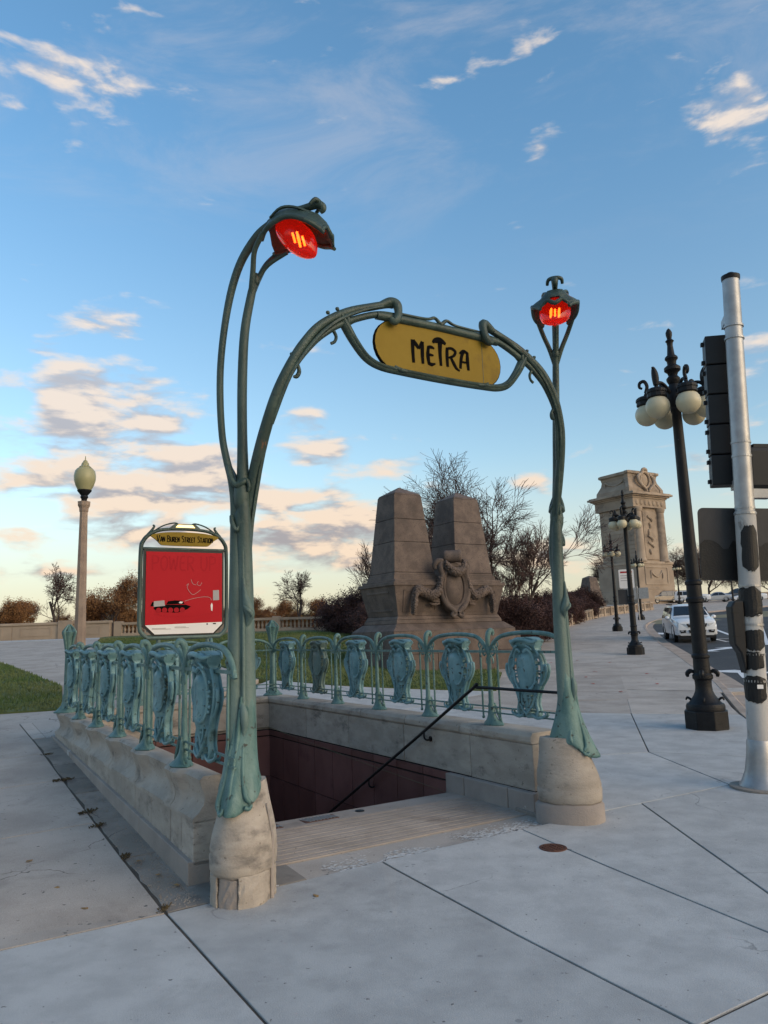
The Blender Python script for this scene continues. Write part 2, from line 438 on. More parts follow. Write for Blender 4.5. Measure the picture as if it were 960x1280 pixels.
# ------------------------------------------------------------------ ground, pavements, road
us = [-700, -300, -120, -60, -30, -15, -8, -4, -2, -.8, .16, .8, 1.6, 2.4, 3.06, 4, 6, 8, 12, 18, 26, 40, 60, 80, 100, 120, 160, 240, 400, 800]
vs = [-600, -200, -60, -20, -8, -4, -1.5, .3, 1.5, 3, 5, 6.5, 8, 10, 14, 20, 26, 34, 44, 56, 70, 84, 100, 120, 150, 200, 300, 500, 900]
mb = MB()
gv = []
for v in vs:
    for u in us:
        p = W(u, v)
        gv.append((p.x, p.y, g(p.x, p.y) - .10))
nu = len(us)
gf = []
for j in range(len(vs) - 1):
    for i in range(nu - 1):
        if us[i] >= .15 and us[i + 1] <= 3.07 and vs[j] >= .29 and vs[j + 1] <= 6.51: continue
        gf.append((j * nu + i, j * nu + i + 1, (j + 1) * nu + i + 1, (j + 1) * nu + i))
mb.add(gv, gf)
ground = mb.build('ground', M['ground'], kind='structure')


def drape(name, poly, mat, parent=None, dz=0.0, thick=.1, step=1.5, rag=0.0, chamfer=.003, **kw):
    """a slab cut to a world-space outline that lies on the terrain, with its own edges"""
    bm = bmesh.new()
    vs_ = [bm.verts.new((p[0], p[1], 0)) for p in poly]
    bm.faces.new(vs_)
    xs = [p[0] for p in poly]; ys = [p[1] for p in poly]
    for ax, lo, hi in ((0, min(xs), max(xs)), (1, min(ys), max(ys))):
        c = math.floor(lo / step) * step + step
        while c < hi:
            no = (1, 0, 0) if ax == 0 else (0, 1, 0)
            co = (c, 0, 0) if ax == 0 else (0, c, 0)
            bmesh.ops.bisect_plane(bm, geom=bm.verts[:] + bm.edges[:] + bm.faces[:], plane_co=co, plane_no=no)
            c += step
    for v in bm.verts: v.co.z = g(v.co.x, v.co.y) + dz
    if thick:
        top = bm.faces[:]
        be = [e for e in bm.edges if len(e.link_faces) == 1]
        if chamfer:
            r_ = bmesh.ops.inset_region(bm, faces=top, thickness=chamfer, depth=0, use_boundary=True)
            outer = {v for f in r_['faces'] for v in f.verts if any(len(e.link_faces) == 1 for e in v.link_edges)}
            for v in outer: v.co.z -= chamfer * .8
        be = [e for e in bm.edges if len(e.link_faces) == 1]
        ex = bmesh.ops.extrude_edge_only(bm, edges=be)
        for v in [x for x in ex['geom'] if isinstance(x, bmesh.types.BMVert)]: v.co.z -= thick
    bmesh.ops.recalc_face_normals(bm, faces=bm.faces)
    me = bpy.data.meshes.new(name); bm.to_mesh(me); bm.free()
    # keep upward facing top
    return obj(name, me, mat, parent, **kw)


def shrink(poly, d):
    n = len(poly); P = [Vector(p[:2]) for p in poly]
    area = sum(P[i].x * P[(i + 1) % n].y - P[(i + 1) % n].x * P[i].y for i in range(n))
    if area < 0: P.reverse()
    out = []
    for i in range(n):
        a, b, c = P[i - 1], P[i], P[(i + 1) % n]
        t1, t2 = (b - a).normalized(), (c - b).normalized()
        n1, n2 = Vector((-t1.y, t1.x)), Vector((-t2.y, t2.x))
        h = n1 + n2
        h = h / max(h.dot(n1), .3) if h.length > 1e-6 else n1
        out.append(tuple(b + h * d))
    return out


def L2(pts): return [tuple(W(u, v))[:2] for u, v in pts]
pave = obj('pavement', None, kind='structure')
pave.empty_display_size = .2
def slab(poly, mat='new', gap=.009, step=1.5):
    return drape('slab', shrink(poly, gap), M[mat], pave, 0, .11, step)
# dirt that fills the joints
for pl_ in (L2([(-7.7, -6.3), (7.5, -6.3), (7.5, -.075), (-7.7, -.075)]), L2([(-7.7, -.07), (-.03, -.07), (-.03, 6.9), (-.19, 8.6), (-7.7, 8.6)]), [tuple(W(3.46, -.07))[:2], tuple(W(7.5, -.07))[:2], (6.25, 8.4), (5.62, 10.4), (5.66, 12.0), (5.9, 13.2), (7.2, 17.0), (2.4, 17.7), (-2.8, 18.3), tuple(W(3.46, 6.6))[:2]]):
    drape('joint_bed', pl_, M['soil'], pave, -.0095, 0, 1.5, chamfer=0)
# new grey concrete in front of the entrance
jc, jd = (lambda v: 2.57 + (v + .07) * .125), (lambda v: 4.05 + (v + .07) * .61)
slab(L2([(-4.2, -.07), (-.385, -.07), (-.385, -2.8), (-4.2, -2.8)]))
slab(L2([(-.385, -.07), (1.2, -.07), (1.12, -2.8), (-.385, -2.8)]))
slab(L2([(1.2, -.07), (2.57, -.07), (jc(-2.8), -2.8), (1.12, -2.8)]))
slab(L2([(2.57, -.07), (4.05, -.07), (jd(-2.8), -2.8), (jc(-2.8), -2.8)]))
slab(L2([(4.05, -.07), (5.4, -.1), (7.4, -.1), (7.4, -2.8), (jd(-2.8), -2.8)]))
for a, b in ((-7.6, -4.2), (-4.2, -1.6), (-1.6, 1.12), (1.12, 4.2), (4.2, 7.4)):
    slab(L2([(a, -2.8), (b, -2.8), (b, -6.2), (a, -6.2)]))
slab(L2([(-7.6, -.07), (-4.2, -.07), (-4.2, -2.8), (-7.6, -2.8)]))
# grey slabs beside and behind the right-hand parapet
A_, B_, C_, D_ = (3.46, 8.01), (3.31, 9.98), (4.25, 13.58), (5.93, 13.06)
slab([W(3.52, -.07)[:2], A_, B_, W(3.46, 2.62)[:2], W(3.46, .45)[:2]])
slab([A_, W(7.4, -.1)[:2], (6.25, 8.4), (5.62, 10.4), (4.39, 9.46), B_])
slab([B_, (4.39, 9.46), (5.62, 10.4), (5.66, 12.0), D_, C_])
slab([B_, C_, (.6, 14.75), W(3.46, 5.2)[:2], W(3.46, 2.62)[:2]])
slab([(.6, 14.75), (-1.3, 17.7), (-2.9, 18.4), W(3.0, 9.0)[:2], W(3.46, 5.9)[:2], W(3.46, 5.2)[:2]])
slab([(.6, 14.75), (2.5, 17.6), (.1, 17.6), (-1.3, 17.7)])
# older tan walk that climbs along the street, in bays
slab([C_, D_, (6.6, 15.2), (4.87, 15.76)], 'old')
slab([(.6, 14.75), C_, (4.87, 15.76), (2.5, 17.6)], 'old')
cent = [(4.87, 15.76), (5.85, 19.2), (7.15, 23.9), (8.4, 28.4), (10.9, 36.5), (13.6, 45.0), (16.8, 54.5)]
kb = [(5.65, 12.03), (7.77, 18.27), (9.15, 22.99), (11.13, 29.8), (13.43, 38.19), (16.41, 47.96), (19.28, 56.76), (22.51, 64.76), (26.51, 72.21), (34.03, 80.88), (46.58, 91.93), (60, 101), (90, 118)]
def on(curve, y):
    for a, b in zip(curve, curve[1:]):
        if a[1] <= y <= b[1]: return a[0] + (b[0] - a[0]) * (y - a[1]) / (b[1] - a[1])
    return curve[-1][0]
drape('walk_bed', [(.6, 14.8), (4.2, 13.7), (5.9, 13.1)] + [(x - .05, y) for x, y in kb if 12.5 < y < 47.9] + [(4.6, 45), (2.45, 17.65)], M['old'], pave, -.005, .06, 4, chamfer=0)
bays = [15.5, 17.4, 19.3, 21.3, 23.6, 26, 28.5, 31.5, 34.5, 38, 42, 46, 50]
for a, b in zip(bays, bays[1:]):
    for cl, cr_ in ((None, cent), (cent, kb)):
        def lx(y): return (2.5 + (y - 17.6) * .165) if cl is None else on(cl, y)
        y0 = max(a, 15.76) if cl is None else a
        d1 = -.32
        pl = [(lx(y0), y0), (on(cr_, a if cl else y0), y0 + (on(cr_, y0) - lx(y0)) * d1 * .25), (on(cr_, b), b + (on(cr_, b) - lx(b)) * d1 * .25), (lx(b), b)]
        slab(pl, 'old', .009, 2.5)
# the far walk: one sheet
far = [(4.5, 44), (16.0, 46.8)] + [(x, y) for x, y in kb if y > 47] + [(120, 150), (30, 150), (20, 95), (9, 60)]
drape('walk', far, M['old'], pave, -.012, .1, 6)
# left: old tan slabs and the patched strip along the parapet
for a, b in ((-.07, 2.25), (2.25, 4.1), (4.1, 5.69), (5.69, 8.6)):
    slab(L2([(-.385, a), (-.385, b), (-3.6, b), (-3.6, a)]), 'old')
    slab(L2([(-3.6, a), (-3.6, b), (-7.6, b), (-7.6, a)]), 'old')
slab(L2([(-.385, 6.9), (-.385, 8.6), (-.2, 8.6), (-.2, 6.9)]), 'old')
def rag(a, b, n=9, amp=.03, seed=1):
    q = random.Random(seed); out = []
    for i in range(n + 1):
        t = i / n; j = amp if 0 < i < n else 0
        out.append((a[0] + (b[0] - a[0]) * t + q.uniform(-j, j), a[1] + (b[1] - a[1]) * t + q.uniform(-j, j)))
    return out
crack = rag((-.385, 1.15), (-.10, 1.22), 6, .03, 3)
for a, b, sd in ((.1, 1.15, 1), (1.15, 2.2, 2), (2.2, 3.4, 3), (3.4, 4.9, 4), (4.9, 6.9, 5)):
    pl = rag((-.375, a), (-.375, b), 8, .016, sd) + rag((-.02, b), (-.02, a), 3, 0, sd)
    ds = drape('strip_slab', shrink(L2(pl), .006), M['strip'], pave, -.002 - .0025 * (sd % 2), .1, 1.0, chamfer=.004)
drape('strip_slab', shrink(L2(rag((-.375, -.06), (.6, -.06), 8, .012, 9) + [(.6, .3), (-.05, .3), (-.375, .1)]), .004), M['strip'], pave, -.003, .1, 1.0, chamfer=.004)
drape('strip_slab', L2([(3.0, -.055), (4.04, -.055), (3.7, .2), (3.44, .5), (3.0, .5)]), M['strip'], pave, -.003, .1, 1.0, chamfer=.003)
# path to the lake wall and the lawns
drape('path', L2([(-7.6, 8.6), (3.0, 8.6)])[0:0] + [tuple(W(-7.6, 8.6))[:2], tuple(W(-.2, 8.6))[:2], tuple(W(2.2, 8.6))[:2], (-3.2, 18.6), (-5.9, 24), (-12.3, 31.5), (-17, 44.2), (-60, 44.2), (-60, 36), (-30, 34), (-14.6, 28), (-10.19, 21.6), (-7.7, 17.9), (-5.97, 13.9), (-8.2, 13.3)], M['old'], pave, -.01, .1, 2.5)
drape('path', [(-17, 44.3), (-60, 44.3), (-60, 42.6), (-15.9, 42.6)], M['new'], pave, .004, .1, 4)
drape('path', [tuple(W(-.2, 6.9))[:2], tuple(W(-.2, 8.59))[:2], tuple(W(3.4, 8.59))[:2], tuple(W(3.4, 6.9))[:2]], M['old'], pave, -.008, .1, 2.5)
LAWN1 = [(-3.2, 18.62), (-1.3, 17.72), (2.45, 17.62), (3.3, 22.4), (4.4, 44.3), (4.4, 46), (-16.9, 46), (-16.9, 44.2), (-12.25, 31.5), (-5.85, 24.0)]
LAWN2 = [(-14.65, 28), (-10.22, 21.6), (-7.72, 17.9), (-6.0, 13.95), (-8.25, 13.32), (-11, 11.9), (-40, -2), (-60, 5), (-60, 34), (-30, 33.8)]
lawn = obj('lawn', None, kind='structure'); lawn.empty_display_size = .2
drape('turf', LAWN1, M['lawn'], lawn, .015, .12, 2.5, chamfer=0)
drape('turf', LAWN2, M['lawn'], lawn, .015, .12, 2.5, chamfer=0)


def inside(p, poly):
    c = False; n = len(poly)
    for i in range(n):
        a, b = poly[i], poly[i - 1]
        if (a[1] > p[1]) != (b[1] > p[1]) and p[0] < (b[0] - a[0]) * (p[1] - a[1]) / (b[1] - a[1]) + a[0]: c = not c
    return c
mb = MB(); q = random.Random(5)
tries = 0
for poly, cnt, bx in ((LAWN1, 52000, (-16.9, 4.4, 17.6, 42)), (LAWN2, 34000, (-16, -5.9, 12.0, 30))):
    c = 0
    while c < cnt:
        t = q.random() ** 1.6
        x, y = q.uniform(bx[0], bx[1]), bx[2] + (bx[3] - bx[2]) * t
        if not inside((x, y), poly): continue
        c += 1
        z = g(x, y) + .012
        h = q.uniform(.03, .075) * (1 + .02 * (y - 12)); a = q.uniform(0, 6.28); wd = .006 + .0005 * y
        dx, dy = math.cos(a) * wd, math.sin(a) * wd
        lx_, ly_ = q.uniform(-.03, .03), q.uniform(-.03, .03)
        mb.add([(x - dx, y - dy, z), (x + dx, y + dy, z), (x + lx_, y + ly_, z + h)], [(0, 1, 2)])
me = bpy.data.meshes.new('grass'); me.from_pydata(mb.v, [], mb.f)
tag(obj('grass', me, M['blade'], kind='stuff'), 'short green lawn grass with brown patches beside the path', 'grass')

# road with kerb and markings
near = [(14, -9), (13.2, 0), (11.2, 4.2), (8.0, 6.9), (6.35, 8.6), (5.75, 10.4)]
kerb_line = spline(near + kb, 4)
road = [p for p in kerb_line] + [(140, 118), (140, -9)]
drape('road', road, M['asphalt'], None, -.085, 0, 8, chamfer=0, kind='structure')
kerb = obj('kerb', None, kind='structure'); kerb.empty_display_size = .2
acc = 0; start = 0
def off(i, d):
    a, b = Vector(kerb_line[max(i - 1, 0)]), Vector(kerb_line[min(i + 1, len(kerb_line) - 1)])
    t = (b - a).normalized(); p = Vector(kerb_line[i])
    return p + Vector((t.y, -t.x)) * d
for i in range(len(kerb_line) - 1):
    rings = []
    for s_ in (0.004, .5, .996):
        a1, b1 = off(i, .0), off(i + 1, .0); a2, b2 = off(i, .17), off(i + 1, .17); a3, b3 = off(i, .62), off(i + 1, .62)
        p1, p2, p3 = a1.lerp(b1, s_), a2.lerp(b2, s_), a3.lerp(b3, s_)
        z = g(p1.x, p1.y)
        p0 = p1 + (p1 - p2).normalized() * .0
        rings.append([(p0.x, p0.y, z - .12), (p0.x, p0.y, z + .006), (p1.lerp(p2, .8).x, p1.lerp(p2, .8).y, z + .004), (p2.x, p2.y, z - .02), (p2.lerp(p3, .06).x, p2.lerp(p3, .06).y, z - .066), (p3.x, p3.y, z - .074), (p3.x, p3.y, z - .12)])
    MB().loft(rings).build('kerbstone', M['kerb'], kerb)
mk = obj('road_marking', None, kind='structure'); mk.empty_display_size = .2
def mark(poly): drape('painted_line', poly, M['paint'], mk, -.079, 0, 4, chamfer=0)
def bar(a, b, wd):
    a, b = Vector(a), Vector(b); t = (b - a).normalized(); n_ = Vector((-t.y, t.x)) * wd / 2
    mark([tuple(a + n_), tuple(b + n_), tuple(b - n_), tuple(a - n_)])
bar((17.6, 37.6), (22.5, 53.0), .22)
bar((16.6, 33.2), (27.2, 55.0), .16); bar((18.4, 33.0), (28.4, 53.6), .16)
mark([(9.05, 22.2), (9.75, 21.35), (9.2, 19.9), (9.75, 19.85), (10.25, 20.95), (13.2, 20.6), (13.3, 21.0), (10.35, 21.4), (10.1, 22.3)])
mark([(12.3, 30.8), (13.3, 30.4), (13.2, 30.9), (14.6, 31.9), (14.9, 31.5), (15.1, 32.7), (14.0, 32.6), (14.35, 32.3), (13.1, 31.25)])
bar((16.2, 36.2), (17.6, 36.6), .14); bar((16.7, 38.6), (18.1, 39.0), .14); bar((16.2, 36.2), (16.7, 38.6), .12); bar((17.6, 36.6), (18.1, 39.0), .12)
mark([(15.3, 44.6), (16.2, 45.6), (16.3, 44.9), (17.2, 46.2), (16.9, 47.2), (16.2, 46.5)])

# ------------------------------------------------------------------ stair well and landing
PZ = .73          # top of the stone parapets
UW = 3.22         # clear width between the railing lines
VB = 6.65         # back railing line
ENT = lambda name, **kw: obj(name, None, loc=ORG, rz=TH, **kw)
land = ENT('landing', kind='structure'); land.empty_display_size = .2
# grooved landing: concrete bed with raised ribs between the grooves
mb = MB(); mb.bb(.14, 3.09, -.062, .34, -.2, .010); mb.build('apron', M['old'], land)
M['lnd'] = pm('worn_landing', (.285, .245, .21), (.36, .31, .27), 2.0, .9, .3, 80, stain=(.20, .165, .14), sscale=1.5, sthr=(.5, .75), speck=(.12, .10, .09), kscale=40, kthr=(.68, .72))
MB().bb(.14, 3.09, .345, 1.26, -.2, .012).build('bed', M['lnd'], land)
nr = 26
for i in range(nr):
    y0 = .35 + i * .035
    MB().bb(.15, 3.08, y0 + .004, y0 + .031, .0, .021 + .0015 * math.sin(i * 2.3)).build('rib', M['lnd'], land, bevel=.004)
MB().bb(.14, 3.09, 1.266, 1.55, -.2, .022).build('nosing', M['lnd'], land, bevel=.008)
# flaking white paint along the front edge
M['flake'] = pm('flaking_white_paint', (.55, .53, .50), (.66, .64, .61), 9, .8, .2)
q = random.Random(11); mb = MB()
for i in range(2000):
    u = q.uniform(.32, 3.05); v = -.055 + abs(q.gauss(0, .13)) + (.06 if 1.2 < u < 2.6 else 0) * q.random()
    if v > .32 or mnoise.noise((u * 2.3, v * 3, 0)) < -.12: continue
    r = q.uniform(.002, .016) * (1 - v * 2.0) * (.55 + .9 * (mnoise.noise((u * 2.3, v * 3, 0)) + .3)); n = q.randint(5, 8); a0 = q.random() * 6
    ring = [(u + r * 1.9 * q.uniform(.5, 1.2) * math.cos(a0 + 6.283 * j / n), v + r * q.uniform(.5, 1.2) * math.sin(a0 + 6.283 * j / n), .0115 + .0004 * (i % 7)) for j in range(n)]
    mb.add(ring, [tuple(range(n))])
mb.build('paint_flakes', M['flake'], land, kind='stuff')
for u0, rw in ((.86, .0), (1.42, .0)):
    gobj = thing('drain_grate', 'rusty iron drain grate set in the landing ' + ('nearer the left stone base' if u0 < 1 else 'nearer the handrail'), 'grate', W(u0, 1.40, .0225), TH)
    MB().bb(-.17, .17, -.075, .075, -.01, .003).build('frame', M['iron'], gobj)
    for i in range(9):
        x = -.14 + i * .035
        MB().box((x, 0, .0045), (.012, .135, .008), Matrix.Rotation(R(24), 3, 'Z')).build('bar', M['steel'], gobj)
pc = thing('drain_cover', 'small round dark metal cap in the landing beside the grates', 'cover', W(1.86, 1.42, .022), TH)
MB().lathe([(.045, 0), (.045, .006), (.03, .007), (.001, .006)], 16).build('cap', M['black'], pc)
# steps going down
st = ENT('stairs', kind='structure'); st.empty_display_size = .2
for i in range(15):
    z = .028 - .165 * (i + 1); v0 = 1.55 + .31 * i
    MB().bb(.16, 3.06, v0 + .002, v0 + .33, z - .2, z).build('step', M['lnd'], st)
MB().bb(.16, 3.06, 6.2, 6.46, -3.4, -2.46).build('floor_slab', M['lnd'], st)
# tiled well walls: each tile a piece
well = ENT('well_wall', kind='structure'); well.empty_display_size = .2
MB().bb(3.085, 3.20, .3, 6.60, -3.2, .215).build('backing', M['grout'], well)
MB().bb(.02, .135, .3, 6.60, -3.2, .215).build('backing', M['grout'], well)
MB().bb(.02, 3.20, 6.515, 6.60, -3.2, .215).build('backing', M['grout'], well)
tw, th_ = .55, .62
tm = MB().bb(0, .02, 0, tw - .012, 0, th_ - .012).mesh('tile')
tb = MB().bb(0, tw - .012, 0, .02, 0, th_ - .012).mesh('tile')
ts = MB().bb(0, .02, 0, tw - .012, 0, .075).mesh('tile'); tsb = MB().bb(0, tw - .012, 0, .02, 0, .075).mesh('tile')
for me in (tm, tb, ts, tsb): me.materials.append(M['tile'])
for k in range(10):
    v = 1.02 + k * tw
    if v > 6.2: break
    vv = min(v, 6.51 - tw)
    for x in (3.07, .13):
        for r in range(4): obj('tile', tm, None, well, loc=(x, v, .115 - th_ * (r + 1)))
        obj('tile', ts, None, well, loc=(x, v, .125))
for k in range(6):
    u = .16 + k * tw
    if u + tw > 3.08: u = 3.075 - tw; 
    for r in range(4): obj('tile', tb, None, well, loc=(u + .0007 * k, 6.50 - .001 * k, .115 - th_ * (r + 1)))
    obj('tile', tsb, None, well, loc=(u, 6.50 - .001 * k, .125))

# ------------------------------------------------------------------ stone parapets, block by block
def par(name, label): return thing(name, label, 'stone parapet', W(0, 0, 0), TH)
pl = par('stone_parapet', 'scalloped pale limestone parapet under the railing beside the old tan pavement')
def scotia(v, post):
    """outer profile of the left parapet: list of (u, z); post in 0..1 is how close a post stands"""
    b = .065 * post
    return [(.13, .20), (.13, .70), (.10, PZ), (-.03 - b, PZ), (-.055 - b, .705), (-.045 - b * .95, .665), (-.018 - b * .9, .60), (-.022 - b * .6, .54), (-.06 - b * .2, .485), (-.105, .45), (-.105, .42)]
for k in range(6):
    a, b = .30 if k == 0 else -.26 + 1.128 * k + .006, -.26 + 1.128 * (k + 1) - .006 + (.28 if k == 5 else 0)
    rings = []
    for i in range(25):
        v = a + (b - a) * i / 24
        d = min(abs(v + .26 - 1.128 * k) if k else 9, abs(v + .26 - 1.128 * (k + 1)))
        post = 1 - sm(.13, .24, d)
        rings.append([(u, v, z) for u, z in scotia(v, post)] + [(.13, v, .42)])
    MB().loft(rings).build('coping_block', M['stone'], pl, smooth=True, ang=50)
    zt = .44
    for (p, q_) in ((a, (a + b) / 2 - .004), ((a + b) / 2 + .004, b)):
        zb = interp((p + q_) / 2, [0, 6.65], [.17, .38])
        MB().bb(-.10, .12, p, q_, zb - .05, .44).build('course_block', M['stone'], pl, bevel=.008)
for p, q_ in ((.30, 1.7), (1.71, 3.4), (3.41, 5.1), (5.11, 6.9)):
    za, zb = interp(p, [0, 6.65], [.16, .385]), interp(q_, [0, 6.65], [.16, .385])
    mb = MB(); o = -.135
    mb.add([(o, p, -.15), (.1, p, -.15), (.1, q_, -.15), (o, q_, -.15), (o, p, za), (.1, p, za), (.1, q_, zb), (o, q_, zb)],
           [(0, 3, 2, 1), (4, 5, 6, 7), (0, 1, 5, 4), (1, 2, 6, 5), (2, 3, 7, 6), (3, 0, 4, 7)])
    mb.build('base_slab', M['stonebase'], pl, bevel=.006)
def rblock(a, b, prof, ax, name, root, mat='stone'):
    if ax == 'v': rings = [[(u, v, z) for u, z in prof] for v in (a, b)]
    else: rings = [[(u, v, z) for v, z in prof] for u in (a, b)]
    MB().loft(rings).build(name, M[mat], root, bevel=.008)
pr = par('stone_parapet', 'smooth-faced weathered limestone parapet beside the stair handrail')
cap = [(3.075, .625), (3.06, .65), (3.06, .695), (3.09, PZ), (3.42, PZ), (3.45, .70), (3.45, .625)]
for k in range(6):
    a, b = .30 if k == 0 else .35 + 1.05 * k + .005, .35 + 1.05 * (k + 1) - .005
    rblock(a, min(b, 6.78), cap, 'v', 'coping_block', pr)
for k, (a, b) in enumerate(((.30, 1.24), (1.25, 2.5), (2.51, 3.85), (3.86, 5.15), (5.16, 6.78))):
    MB().bb(3.078 + .003 * (k % 2), 3.43, a, b, .215 if b > 1.3 else .21, .623).build('face_block', M['stone'], pr, bevel=.006)
for k, (a, b) in enumerate(((.26, .62), (.63, 1.30), (1.31, 1.62))):
    MB().bb(3.02, 3.47, a, b, -.05, .205).build('base_block', M['stonebase'], pr, bevel=.01)
MB().bb(3.21, 3.46, 1.63, 6.78, -.3, .212).build('base_block', M['stonebase'], pr)
pb = par('stone_parapet', 'limestone parapet across the back of the stairwell below the red poster')
capb = [(6.525, .625), (6.51, .65), (6.51, .695), (6.54, PZ), (6.78, PZ), (6.80, .70), (6.80, .625)]
for k in range(3):
    a, b = .132 + k * .978, .132 + (k + 1) * .978 - .008
    rblock(a, min(b, 3.058), capb, 'u', 'coping_block', pb)
    MB().bb(a, min(b + (.02 if k == 2 else 0), 3.077), 6.53, 6.79, .215, .623).build('face_block', M['stone'], pb, bevel=.006)

# ------------------------------------------------------------------ cast iron railing
PITCH = 1.1
def post_mesh():
    mb = MB()
    rings = []
    for z, a, b, dy in ((0, .125, .085, .02), (.012, .135, .09, .022), (.03, .118, .075, .018), (.055, .078, .055, .008), (.10, .050, .040, .002), (.16, .036, .032, 0), (.20, .040, .035, 0), (.22, .028, .027, 0), (.45, .022, .022, 0), (.70, .020, .021, 0), (.74, .030, .030, 0), (.78, .024, .025, 0)):
        rings.append([((a * math.cos(6.2832 * j / 12)) * (1 + (.10 * math.cos(6.2832 * j / 3) if z < .04 else 0)), dy + b * math.sin(6.2832 * j / 12), z) for j in range(12)])
    mb.loft(rings)
    mb.stube([(0, 0, .72, .020), (0, -.005, .82, .022), (0, -.002, .89, .027), (0, .018, .94, .029), (0, .05, .955, .025), (0, .07, .93, .018), (0, .062, .905, .012)], 8, 4)
    for s in (-1, 1):
        mb.stube([(s * .012, .03, .22, .012), (s * .05, .035, .14, .016), (s * .085, .04, .06, .014), (s * .12, .03, .016, .012)], 6, 4)
        mb.stube([(s * .015, .01, .70, .010), (s * .045, .012, .67, .010), (s * .055, .012, .63, .008), (s * .04, .012, .62, .006)], 5, 3)
    return mb.mesh('post', True, 50)
def corner_mesh():
    mb = MB()
    prof = [(.15, 0), (.155, .015), (.12, .04), (.075, .10), (.058, .17), (.062, .22), (.048, .26), (.044, .80), (.05, .92), (.066, 1.06), (.084, 1.10), (.086, 1.125), (.06, 1.14), (.045, 1.17), (.03, 1.20), (.012, 1.225), (.001, 1.23)]
    rings = []
    for r, z in prof: rings.append([(r * (1 + (.13 if z < .05 or z > 1.05 else .05) * math.cos(4 * (6.2832 * j / 16))) * math.cos(6.2832 * j / 16), r * (1 + (.13 if z < .05 or z > 1.05 else .05) * math.cos(4 * (6.2832 * j / 16))) * math.sin(6.2832 * j / 16), z) for j in range(16)])
    mb.loft(rings)
    for j in range(4):
        a = 6.2832 * j / 4 + .785
        c, s = math.cos(a), math.sin(a)
        mb.stube([(.05 * c, .05 * s, .86, .012), (.075 * c, .075 * s, 1.0, .014), (.10 * c, .10 * s, 1.09, .016), (.105 * c, .105 * s, 1.13, .014), (.06 * c, .06 * s, 1.185, .012), (.015 * c, .015 * s, 1.225, .011)], 6, 4)
    return mb.mesh('corner_post', True, 50)
def hoop_mesh(L):
    mb = MB()
    P_ = [(0, .0, .70, .017), (.045, .0, .78, .020), (.12, .004, .855, .022), (.26, .008, .905, .022), (L / 2, .012, .926, .020)]
    P_ = P_ + [(L - x, y, z, r) for x, y, z, r in P_[-2::-1]]
    mb.stube(P_, 8, 6)
    for s, x0 in ((1, 0), (-1, L)):
        mb.stube([(x0 + s * .07, 0, .80, .012), (x0 + s * .10, 0, .75, .011), (x0 + s * .075, 0, .70, .009), (x0 + s * .05, 0, .715, .007)], 6, 4)
    return mb.mesh('hoop', True, 60)
def spindle_mesh():
    mb = MB()
    mb.tube([(0, 0, .085), (0, 0, .40), (0, 0, .775)], [.010, .011, .010], 6)
    mb.stube([(0, 0, .77, .009), (-.022, 0, .80, .009), (-.012, 0, .835, .009), (.012, 0, .835, .008), (.02, 0, .805, .007), (.004, 0, .785, .006)], 5, 4)
    mb.ball((0, 0, .075), .017, 6, 4)
    return mb.mesh('spindle', True, 60)
